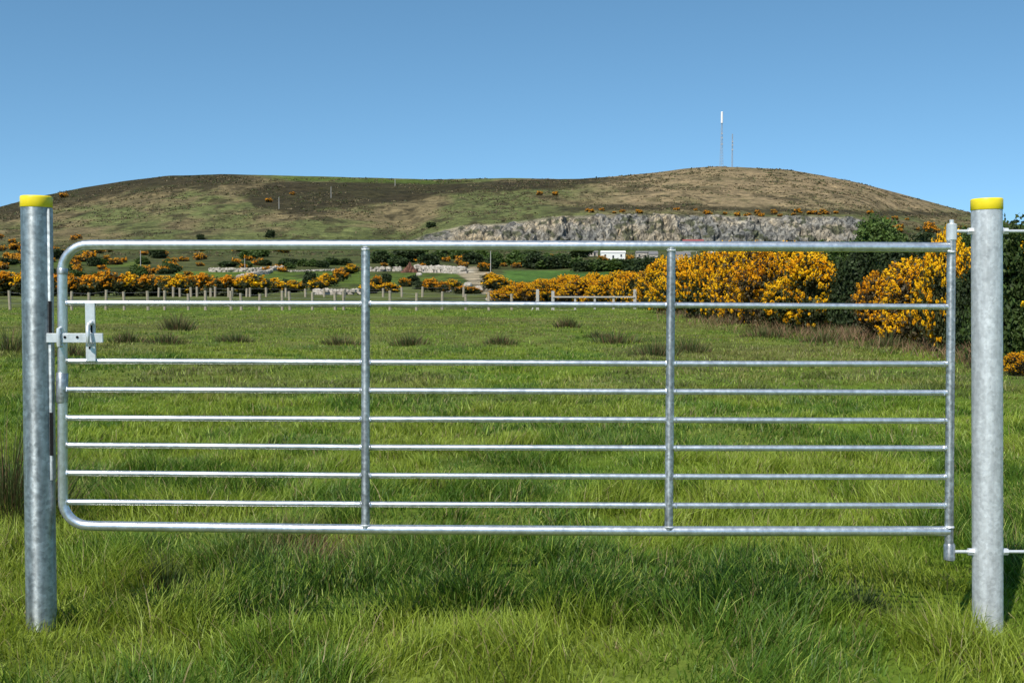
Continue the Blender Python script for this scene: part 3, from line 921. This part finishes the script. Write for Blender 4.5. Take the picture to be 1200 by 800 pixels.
for px, row, w, h, lab in [(317, 278.5, 8, 8.5, 'lone dark bush on the hill above the top rail, right one'), (235, 281, 6, 6, 'lone dark bush on the hill above the top rail, left one'),
        (453, 332, 9, 11, 'small dark conifer in the field right of the left hand gate upright'), (485, 334, 11, 11, 'round green bush in the field under the soil heap'),
        (495, 339, 11, 9, 'round green bush just below another one under the soil heap'), (363, 334, 12, 15, 'dark conical bush at the end of the left green field'),
        (335, 339, 11, 11, 'round bush right of the gorse hedge in the left green field'), (325, 342, 12, 12, 'dark round bush at the right end of the left gorse hedge'), (270, 335, 9, 9, 'small dark bush below the left stone wall'),
        (505, 267, 7, 6, 'tiny dark bush at the left end of the quarry cliff'), (478, 307, 28, 17, 'very dark tree behind the reddish soil heap')]:
    put(hill_t[0], px, row, w * 1.2, h, lab, 'bush')

# prototypes are only moulds: remove them, their meshes live on in the copies
for pr in protos:
    for ch in list(pr.children): bpy.data.objects.remove(ch)
    bpy.data.objects.remove(pr)

# low heather and bracken tussocks over the open hill: nobody could count them
def scrub():
    n = 36000
    D = rng.uniform(640, 1780, n); px = rng.uniform(-60, 1260, n)
    x = (px - 600) / FPX * D
    k = (fbm(x / 40, D / 90, 77, 4) + rng.uniform(-.14, .14, n) > .5) & ~((D > 885) & (D < 945) & (px > 480) & (px < 1045))
    x, D = x[k], D[k]; n = len(x)
    z = height(x, D)
    s = rng.uniform(.4, 1.35, n) * (D / 1200)
    c3 = np.stack([x, D, z], 1)
    k = np.repeat(np.arange(n), 6)
    off = rng.normal(0, 1, (len(k), 3)) * np.stack([s[k], s[k], s[k] * .35], 1)
    off[:, 2] = np.abs(off[:, 2])
    pal = np.array([[.070, .055, .030], [.085, .10, .035], [.20, .155, .085], [.14, .115, .055]])
    cc = pal[rng.integers(0, 4, n)][k] * rng.uniform(.7, 1.3, (len(k), 1))
    v, q, t, c = flakes(c3[k] + off, s[k] * .5, cc, 1.3)
    o = mesh_np('scrub', v, q, t, M['leaf'], c)
    tag(o, 'low heather and bracken clumps covering the open hillside', 'scrub', kind='stuff')
scrub()

# ------------------------------------------------------------------ rush clumps in the field
def rush(px, row, wpx, hpx, lab, brown=.4, n=260, grp='rush clumps standing in the field'):
    g = ground_at(px, row); s = g.y / FPX
    R = wpx * s / 2 * 1.35; H = hpx * s * 1.15; n = int(n * 1.6)
    a = rng.uniform(0, 6.28, n); r = R * .95 * rng.random(n) ** .8
    x = np.cos(a) * r; y = np.sin(a) * r
    X = x + g.x; Y = y + g.y
    pos = np.stack([x, y, height(X, Y) - g.z - .02], 1)
    h = H * rng.uniform(.35, 1.15, n) * np.clip(1.05 - .6 * (r / R), .3, 1)
    c = np.tile(np.array([.075, .105, .028]), (n, 1))
    c = np.where((rng.random(n) < brown)[:, None], np.array([.17, .11, .055]), c) * rng.uniform(.6, 1.4, n)[:, None]
    w = np.full(n, max(.006, .85 * s)) * rng.uniform(.6, 1.2, n)
    v, q, t, cc = blades(pos, h, w, a + rng.normal(0, .4, n), .08 + .4 * r / R, rng.uniform(0, .35, n), c, 2, 1.1)
    o = mesh_np('rush_clump', v, q, t, M['rush'], cc)
    o.location = g
    tag(o, lab, 'rushes', grp)
for a in [(208, 387, 32, 24, 'tall brown rush clump right of the gate latch'), (150, 401, 34, 18, 'wide rush clump just right of the latch bar'),
          (196, 402, 40, 17, 'low spread rush clump below the tall brown one'), (275, 401, 36, 15, 'brown rush clump left of the left hand gate upright'),
          (400, 404, 40, 15, 'pale brown rush clump touching the left hand gate upright'), (480, 404, 36, 18, 'green rush clump right of the left hand gate upright'),
          (588, 404, 34, 16, 'dark rush clump in the middle of the field'), (722, 402, 50, 20, 'wide green rush clump left of the right hand gate upright'),
          (665, 384, 24, 16, 'small far rush clump in line with the grey rail fence'), (768, 417, 46, 24, 'dark rush clump touching the right hand gate upright on its left'),
          (808, 412, 40, 22, 'dark rush clump just right of the right hand gate upright'), (700, 396, 26, 10, 'flat brown rush clump behind the wide green one'),
          (12, 412, 50, 34, 'dark rush clump at the left edge of the photo beside the left post'), (85, 418, 40, 20, 'reddish rush clump between the left post and the latch'),
          (1040, 408, 40, 22, 'brown rush clump at the foot of the dull orange gorse'), (965, 402, 46, 20, 'reddish rush clump at the foot of the golden gorse'),
          (895, 395, 50, 16, 'pale brown rush clump at the foot of the hedge middle')]:
    rush(*a)
rush(8, 610, 110, 150, 'tall dark grass tussock at the left edge behind the left post', .25, 700)
rush(196, 700, 46, 50, 'dark green tussock at the left rim of the hollow under the gate', .1, 380)
rush(345, 672, 110, 48, 'reddish brown tussock under the bottom rail near the left hand upright', .6, 520)
rush(1010, 725, 60, 46, 'dark green tussock in front of the gate near the right post', .1, 260)

# ------------------------------------------------------------------ far fences
def fence(name, posts, hgt, label, top, mat, wires=(.35, .65, .92), r=.055, extra=None):
    """posts: (px, base row)"""
    g0 = ground_at(*posts[0])
    root = empty(name, g0)
    tag(root, label, 'fence')
    tops = []
    for px, row in posts:
        g = ground_at(px, row); h = hgt * random.uniform(.88, 1.1)
        lean = Vector((random.uniform(-.05, .05), random.uniform(-.04, .04), 1)) * h
        mb = MB(); a = g - g0
        mb.tube([a - Vector((0, 0, .3)), a + lean * .6, a + lean], [r * 1.02, r, r * .96], 9, True, .05)
        mb.build('fence_post', mat, root)
        tops.append((a, lean))
    for i, w in enumerate(wires):
        mb = MB()
        order = sorted(tops, key=lambda t: t[0].x)
        pts = [a + l * w - Vector((0, r, 0)) for a, l in order]
        mb.tube(pts, .004, 4)
        mb.build('wire', M['wire'], root)
    return root
fence('wire_fence', [(p, 363.5) for p in (-30, -10, 12, 36, 61, 84, 105, 124, 146, 174, 193, 221, 241, 271, 283, 304, 331, 340, 366, 393, 403, 430, 457, 488, 518, 546, 573, 600)], 1.08, 'long wire fence on pale wooden posts at the far edge of the field', None, M['timber'], r=.085)
fence('wire_fence', [(p, 348) for p in (186, 203, 211, 224, 231, 247, 252, 268, 272, 289, 293, 312, 335, 358, 380, 404, 449, 471, 495, 543)], .95, 'second wire fence on short pale posts standing before the left gorse hedge', None, M['timber'], wires=(.85,), r=.12)

def rail_fence():
    g0 = ground_at(630, 363)
    root = empty('rail_fence', g0)
    tag(root, 'grey wooden post and rail fence in front of the far end of the gorse', 'fence')
    Y = g0.y - .5
    def q(px, row): return P(px, row, Y) - g0
    for px, rt, rb in ((630, 339, 366), (648, 341, 366), (674, 347, 366), (697, 347, 366), (719, 347, 366), (744, 339, 366)):
        mb = MB(); a = q(px, rb); b = q(px, rt)
        mb.box((a + b) / 2, (.19 if rt < 345 else .13, .12, (b - a).z), .015)
        mb.build('post', M['greytimber'], root)
    for r0, r1, th in ((348, 348, .09), (355, 355, .08)):
        mb = MB(); a = q(648, r0); b = q(744, r1)
        mb.box((a + b) / 2 - Vector((0, .09, 0)), ((b - a).x, .05, th), .01)
        mb.build('rail', M['greytimber'], root)
    mb = MB(); a = q(645, 364.5); b = q(676, 364.5)
    mb.box((a + b) / 2 - Vector((0, .18, 0)), ((b - a).x, .05, .16), .01)
    mb.build('kick_board', M['timber'], root)
    mb = MB(); a = q(622, 366); b = q(630, 350)
    mb.tube([a, b], .05, 6); mb.build('strut', M['greytimber'], root)
rail_fence()

# ------------------------------------------------------------------ stone walls, soil heap, boulders
def stone_wall(pts, hgt, label, width=1.4):
    g0 = ground_at(*pts[0]); mb = MB()
    P3 = [ground_at(*p) for p in pts]
    for a, b in zip(P3[:-1], P3[1:]):
        L = (b - a).length; n = max(2, int(L / (hgt * .55)))
        for i in range(n):
            for lay in range(2):
                t = (i + random.uniform(0, 1)) / n
                p = a.lerp(b, t); p.z = gz(p.x, p.y)
                s = hgt * random.uniform(.28, .55)
                mb.ball(p - g0 + Vector((random.uniform(-.3, .3), random.uniform(-width, width) * .4, hgt * (.2 + .42 * lay))), s, 3, .22, (1.3, 1, .8))
    o = mb.build('stone_wall', M['drystone'], None, smooth=False)
    o.location = g0
    tag(o, label, 'stone wall')
stone_wall([(246, 318.6), (270, 319), (296, 318.5), (330, 316.5)], 1.7, 'pale dry stone wall above the left green field')
stone_wall([(279, 328), (292, 325), (305, 321.5), (318, 319)], 1.5, 'short stone wall running down diagonally from the left pale wall')
stone_wall([(330, 319), (370, 318), (420, 317)], .7, 'thin low stone wall along the top of the left green field')
stone_wall([(434, 318.5), (460, 318), (472, 318)], 2.0, 'pale stone wall left of the reddish soil heap')
stone_wall([(490, 318), (515, 319.5), (545, 320.5)], 2.6, 'bright quarry stone bank right of the reddish soil heap', 3)
stone_wall([(370, 345), (385, 345.5), (420, 345.5)], .8, 'tumbled field stones behind the wire fence left of the gate upright')

def heap():
    g = ground_at(480, 319); s = g.y / FPX; mb = MB()
    for i in range(9):
        t = i / 8 - .5
        mb.ball((t * 15 * s, random.uniform(-.5, .5), -.3), 1.0, 7, .16, (3.2 * s, 2.2, (11 - 20 * abs(t)) * s * random.uniform(.8, 1.05) + .4))
    o = mb.build('soil_heap', M['soil'], smooth=False); o.location = g
    tag(o, 'reddish brown soil heap in the gap of the pale stone wall', 'soil heap')
heap()
def boulder(px, row, r, lab):
    g = ground_at(px, row); mb = MB(); mb.ball((0, 0, .3 * r), r, 6, .12, (1.2, 1, .85))
    o = mb.build('boulder', M['drystone'], smooth=False); o.location = g; tag(o, lab, 'boulder')
boulder(491, 323, .9, 'single white boulder lying below the soil heap')
for px, row, r, lab in [(548, 336, .8, 'pale boulder on the left side of the sandy track'), (562, 341, .7, 'pale boulder at the foot of the sandy track'), (525, 342, .5, 'small pale boulder between low gorse bushes left of the track'),
                        (575, 352, .35, 'pale boulder beside the wire fence below the sandy track')]:
    boulder(px, row, r, lab)

# ------------------------------------------------------------------ buildings under the cliff
def house(px, row, wpx, hpx, roofpx, label, wall, roof, name, depth=6, wins=3, chim=True, gable_front=False):
    g = ground_at(px, row); s = g.y / FPX
    W = wpx * s; H = hpx * s; R = roofpx * s; Dp = depth
    root = empty(name, g)
    tag(root, label, 'building')
    mb = MB()
    x0, x1, y0, y1 = -W / 2, W / 2, -Dp / 2, Dp / 2
    v = [(x0, y0, -1), (x1, y0, -1), (x1, y1, -1), (x0, y1, -1), (x0, y0, H), (x1, y0, H), (x1, y1, H), (x0, y1, H), (x0, 0, H + R), (x1, 0, H + R)]
    f = [(0, 1, 5, 4), (2, 3, 7, 6), (0, 4, 8, 7, 3), (1, 2, 6, 9, 5)]
    mb.add(v, f); mb.build('wall', wall, root, smooth=False)
    mb = MB(); e = .25
    for sgn in (-1, 1):
        a = Vector((x0 - e, sgn * (Dp / 2 + e), H - e * R / (Dp / 2))); b = Vector((x1 + e, a.y, a.z)); c = Vector((x1 + e, 0, H + R)); d = Vector((x0 - e, 0, H + R))
        up = Vector((0, 0, .15))
        mb.add([a, b, c, d, a + up, b + up, c + up, d + up], [(0, 1, 2, 3), (4, 7, 6, 5), (0, 4, 5, 1), (1, 5, 6, 2), (2, 6, 7, 3), (3, 7, 4, 0)])
    rf = mb.build('roof', roof, root, smooth=False)
    if chim:
        for sx in (-1, 1):
            mb = MB(); mb.box((sx * (W / 2 - .5), 0, H + R + .5), (.8, .7, 1.3), .04)
            mb.build('chimney', wall, rf, smooth=False)
    for i in range(wins):
        xx = x0 + W * (i + .5) / wins
        mb = MB()
        if i == wins // 2:
            mb.box((xx, y0 - .03, 1.0), (.95, .06, 2.0), .01); mb.build('door', M['glass'], root, smooth=False)
        else:
            mb.box((xx, y0 - .03, H * .55), (.9, .06, 1.1), .01); w = mb.build('window', M['glass'], root, smooth=False)
            mb = MB(); mb.box((xx, y0 - .1, H * .55 - .62), (1.15, .2, .12), .01); mb.build('sill', wall, w, smooth=False)
    return root
house(718, 304, 28, 8, 5, 'long white cottage seen just under the top rail below the cliff', M['render'], M['render'], 'cottage')
house(693, 300, 14, 4.5, 4, 'small stone outbuilding left of the white cottage', M['drystone'], M['slate'], 'outbuilding', wins=2, chim=False)
house(752, 304, 14, 8, 4, 'grey stone ruin with gable just right of the white cottage', M['drystone'], M['slate'], 'ruined_building', wins=2, chim=False)
house(765, 305, 10, 7, 4, 'narrow grey stone building left of the gate upright under the top rail', M['drystone'], M['slate'], 'outbuilding', wins=1, chim=False)
house(800, 306, 16, 7, 4, 'pale grey stone building right of the gate upright under the top rail', M['drystone'], M['slate'], 'outbuilding', wins=2, chim=False)
house(838, 300, 16, 4, 3, 'small pale shed seen between gorse tops under the top rail', M['render'], M['drystone'], 'shed', wins=1, chim=False)
house(812, 294.5, 24, 9, 4.5, 'red roofed shed whose roof shows just above the top rail below the cliff', M['render'], M['redroof'], 'shed', wins=3, chim=False)

# ------------------------------------------------------------------ poles and masts
def pole(px, base, top, label, wpx=1.0, cross=True):
    g = ground_at(px, base); s = g.y / FPX; H = (base - top) * s
    root = empty('utility_pole', g); tag(root, label, 'utility pole', 'poles on the hillside')
    mb = MB(); r = max(.13, wpx * s / 2)
    mb.tube([(0, 0, -1), (0, 0, H * .5), (0, 0, H)], [r, r * .85, r * .7], 8); mb.build('shaft', M['greytimber'], root)
    if cross:
        mb = MB(); mb.box((0, -r - .05, H * .93), (2.0, .12, .14), .01); mb.build('crossarm', M['greytimber'], root)
        for sx in (-.8, 0, .8):
            mb = MB(); mb.tube([(sx, -r - .05, H * .93 + .07), (sx, -r - .05, H * .93 + .3)], .06, 6); mb.build('insulator', M['dark'], root)
pole(165, 322, 283, 'grey wooden pole rising under the top rail among the left hillside gorse')
pole(575, 324, 291, 'grey wooden pole beside the top of the sandy track')
pole(816, 312, 291, 'grey wooden pole behind the hedge right of the right hand gate upright')
pole(388, 232, 219, 'short pale pole on the middle of the dark heather', .8, False)
pole(463, 218, 210, 'short pale pole on the skyline above the dark heather', .8, False)
pole(327, 245, 231, 'short pale pole at the left end of the dark heather', .8, False)
pole(287, 318, 303, 'short pole beside the pale stone wall on the left', .9, False)

def mast(px, rtop, rbase, shroud, wbase, wtop, label, name='radio_mast'):
    Y = 1790; b = P(px, rbase, Y); b.z = gz(b.x, Y); t = P(px, rtop, Y); H = t.z - b.z
    root = empty(name, b); tag(root, label, 'radio mast')
    mb = MB(); hl = H * (1 - shroud); n = 16
    def corner(k, z):
        w = wbase + (wtop - wbase) * z / hl
        a = k * 2 * math.pi / 3 + .4
        return Vector((math.cos(a) * w, math.sin(a) * w, z))
    for k in range(3):
        mb.tube([corner(k, 0) - Vector((0, 0, 3)), corner(k, hl)], .20, 5)
        for i in range(n):
            z0, z1 = hl * i / n, hl * (i + 1) / n
            mb.tube([corner(k, z0), corner((k + 1) % 3, z1)], .10, 4)
            mb.tube([corner(k, z1), corner((k + 1) % 3, z1)], .10, 4)
    mb.build('lattice', M['mast'], root, smooth=False)
    if shroud:
        mb = MB(); mb.tube([(0, 0, hl), (0, 0, hl + .3), (0, 0, H - .5), (0, 0, H)], [1.3, 1.75, 1.75, 1.2], 14); mb.build('antenna_shroud', M['mastwhite'], root)
    for z in (.52, .66, .76):
        mb = MB(); mb.tube([(0, -1.3, hl * z), (0, -1.9, hl * z)], 1.25, 12); mb.build('dish', M['mast'], root)
mast(845.5, 131, 194.5, .21, 3.2, .9, 'taller radio mast with white tubular top on the hill summit')
mast(858, 157, 194.5, 0, 1.3, .8, 'shorter thin lattice mast just right of the taller one')

# ------------------------------------------------------------------ the gate
GY = 4.6
def gate():
    o0 = P(1112, 700, GY); o0.z = gz(o0.x, GY)
    root = empty('field_gate', o0)
    tag(root, 'wide galvanised tubular steel field gate hanging between the two yellow capped posts', 'gate')
    def q(px, row, dy=0): return P(px, row, GY) + Vector((0, dy, 0)) - o0
    RF, RI, RU = .0200, .0118, .0175
    def r4(rows, px): return float(np.interp(px, [76, 430, 783, 1112], rows))
    top = (287, 287.3, 288.3, 290); bot = (615.5, 620, 622, 622)
    # bent outer tube: top rail, latch stile, bottom rail
    pts = [q(x, r4(top, x)) for x in np.linspace(1112, 106, 16)]
    cx, cy, rad = 104, 318, 31
    for a in np.linspace(100, 180, 9):
        pts.append(q(cx + rad * math.cos(math.radians(a)), cy - rad * math.sin(math.radians(a))))
    for rw in (380, 450, 520): pts.append(q(73.5, rw))
    cy = 586
    for a in np.linspace(180, 262, 9):
        pts.append(q(103.5 + 29.5 * math.cos(math.radians(a)), cy - 29.5 * math.sin(math.radians(a))))
    pts += [q(x, r4(bot, x)) for x in np.linspace(112, 1112, 16)]
    mb = MB(); mb.tube(pts, RF, 24); mb.build('frame', M['gate_steel'], root, sharp=50)
    # hinge stile
    mb = MB(); mb.tube([q(1115, 263), q(1114, 400), q(1112, 640)], RU, 22); mb.build('hinge_stile', M['upright_steel'], root)
    mb = MB()
    mb.tube([q(1115.2, 261.5), q(1115.2, 263), q(1115, 281), q(1115, 282)], [.011, .0205, .0205, .018], 20)
    mb.tube([q(1115.2, 257.5), q(1115.2, 263)], .0085, 12)
    mb.build('hinge_eye', M['bolt_steel'], root)
    mb = MB()
    mb.tube([q(1112.5, 636), q(1112.5, 638), q(1112.5, 655), q(1112.5, 656.5)], [.018, .0225, .0225, .017], 20)
    mb.build('hinge_cup', M['upright_steel'], root)
    # uprights
    for xt, xb in ((428.5, 428.5), (786.5, 783.5)):
        mb = MB(); mb.tube([q(xt, r4(top, xt) + 2, -.004), q((xt + xb) / 2, 450, -.004), q(xb, r4(bot, xb) - 2, -.004)], RU, 20)
        mb.build('upright', M['upright_steel'], root)
    inner = [(355, 356, 357.5, 359.5), (423, 424.5, 426, 426.5), (456.5, 457.7, 459, 460), (489.5, 491, 492, 493), (521.5, 524, 525, 525), (554, 557, 558.3, 558.7), (588, 590.7, 592, 592)]
    for rows in inner:
        mb = MB()
        pts = [q(x, r4(rows, x) + (random.uniform(-.12, .12))) for x in np.linspace(76, 1111, 10)]
        mb.tube(pts, RI, 16)
        for xw in (79.5, 422.5, 434.5, 780, 792, 1106):     # weld beads where the rail meets a tube
            mb.ball(q(xw, r4(rows, xw), -.003), .0118, 5, .12, (.55, 1, 1.1))
        mb.build('rail', M['gate_steel'], root)
    # weld beads of the uprights and the stile on the outer tube
    mb = MB()
    for xw, rows in ((428.5, top), (428.5, bot), (786.5, top), (783.5, bot), (1114, top), (1112, bot)):
        dy = 6 if rows is top else -6
        mb.ball(q(xw, r4(rows, xw) + dy * .9, -.008), .019, 7, .08, (1.0, .9, .35))
    mb.build('weld', M['bolt_steel'], root)
    # sleeves on the latch stile
    mb = MB(); mb.tube([q(72.8, 436), q(72.8, 437.5), q(72.8, 470.5), q(72.8, 472)], [.020, .0235, .0235, .020], 20)
    mb.build('sleeve', M['upright_steel'], root)
    mb = MB(); mb.tube([q(73.2, 314), q(73.2, 315), q(73.2, 321), q(73.2, 322)], [.0195, .0215, .0215, .0195], 20)
    mb.build('sleeve', M['upright_steel'], root)
    # latch: flat sliding bolt, upright guide plate, handle
    a, b = q(56.5, 395.5), q(124, 395.5)
    mb = MB(); mb.box((a + b) / 2 + Vector((0, -.030, 0)), ((b - a).x, .010, .038), .002)
    bolt = mb.build('latch_bolt', M['bolt_steel'], root)
    for xh in (80, 94.5):
        c = q(xh, 394.5, -.036); mb = MB(); mb.tube([c, c + Vector((0, -.0015, 0))], .0055, 12); mb.build('hole', M['dark'], bolt)
    c = q(73.5, 394, -.026)
    mb = MB()
    loop = [c + Vector((0, .012, .034)), c + Vector((0, -.016, .030)), c + Vector((0, -.020, 0)), c + Vector((0, -.016, -.034)), c + Vector((0, .012, -.038))]
    mb.tube(loop, .008, 10); mb.build('staple', M['bolt_steel'], root)
    a, b = q(108, 354), q(108, 423)
    mb = MB(); mb.box((a + b) / 2 + Vector((0, -.017, 0)), (.040, .008, (b - a).z if b.z > a.z else (a - b).z), .002)
    mb.build('latch_guide', M['bolt_steel'], root)
    # handle: bent bar over the bolt
    h = [q(107, 379, -.030), q(108.5, 383, -.052), q(109.5, 391, -.060), q(109, 399, -.056), q(108, 404, -.034)]
    mb = MB(); mb.tube(h, .0075, 12); mb.ball(q(110.5, 378, -.035), .010, 7); mb.build('latch_handle', M['bolt_steel'], root)
    c = q(109.5, 385, -.0225); mb = MB(); mb.box(c, (.007, .003, .030), 0); mb.box(q(107.2, 404, -.0225), (.006, .003, .030), 0); mb.build('slot', M['dark'], root)
    return root
gate()

# ------------------------------------------------------------------ posts
def gate_post(xt, rt, xb, rb, mat, label, R=.0597):
    b = P(xb, rb, GY); g = Vector((b.x, GY, gz(b.x, GY)))
    root = empty('gate_post', g); tag(root, label, 'gate post', 'gate posts')
    t = P(xt, rt, GY) - g; bb = b - g
    d = (bb - t).normalized()
    mb = MB(); mb.tube([t, t.lerp(bb, .3), t.lerp(bb, .6), bb, bb + d * .45], R, 40)
    mb.build('tube', mat, root)
    mb = MB(); up = -d
    mb.tube([t - up * .040, t - up * .038, t - up * .001, t + up * .0035, t + up * .006], [R + .0008, R + .0022, R + .0022, R + .001, R - .004], 40)
    mb.build('cap', M['yellow'], root, sharp=60)
    return root, g, t, bb
lroot, lg, lt, lb = gate_post(42.5, 231.5, 48.7, 735, M['post_steel'], 'left galvanised steel gate post with a yellow cap, holding the latch strip')
# keeper strip on the gate side of the left post, with two latch slots
def strip():
    def at(row, dx=0, dy=0):
        t = (row - 231.5) / (735 - 231.5)
        return lt.lerp(lb, t) + Vector((.0597 + dx, dy, 0))
    a, b = at(244), at(560)
    mb = MB()
    rot = Matrix.Rotation(math.atan2((b - a).x, (a - b).z), 3, 'Y').inverted()
    mb.box((a + b) / 2 + Vector((-.004, -.012, 0)), (.022, .030, (a - b).length), .004, rot)
    s = mb.build('keeper_strip', M['post_steel'], lroot)
    for r0, r1 in ((351, 390), (480, 530)):
        c, d = at(r0), at(r1)
        mb = MB(); mb.box((c + d) / 2 + Vector((.0010, -.0265, 0)), (.013, .004, (c - d).length), 0, rot)
        mb.build('slot', M['dark'], s, smooth=False)
strip()
rroot, rg, rt_, rb_ = gate_post(1156.3, 234.5, 1157.5, 735, M['post_steel_pale'], 'right galvanised steel gate post with a yellow cap, carrying the hinge bolts')
def hinge_bolt(row, x0, x1, R=.0068):
    a = P(x0, row, GY) - rg; b = P(x1, row, GY) - rg
    mb = MB(); mb.tube([a, (a + b) / 2, b], R, 14); r = mb.build('hinge_bolt', M['bolt_steel'], rroot)
    for xn in (1137.2, 1177.8):
        c = P(xn, row, GY) - rg
        mb = MB(); mb.tube([c - Vector((.0105, 0, 0)), c + Vector((.0105, 0, 0))], .0145, 6); mb.build('nut', M['bolt_steel'], r, sharp=20)
        c2 = c + Vector((.012 if xn < 1150 else -.012, 0, 0))
        mb = MB(); mb.tube([c2 - Vector((.002, 0, 0)), c2 + Vector((.002, 0, 0))], .0175, 18); mb.build('washer', M['bolt_steel'], r, sharp=20)
hinge_bolt(271, 1119, 1290)
hinge_bolt(646, 1118, 1290)
print('done', len(bpy.data.objects))
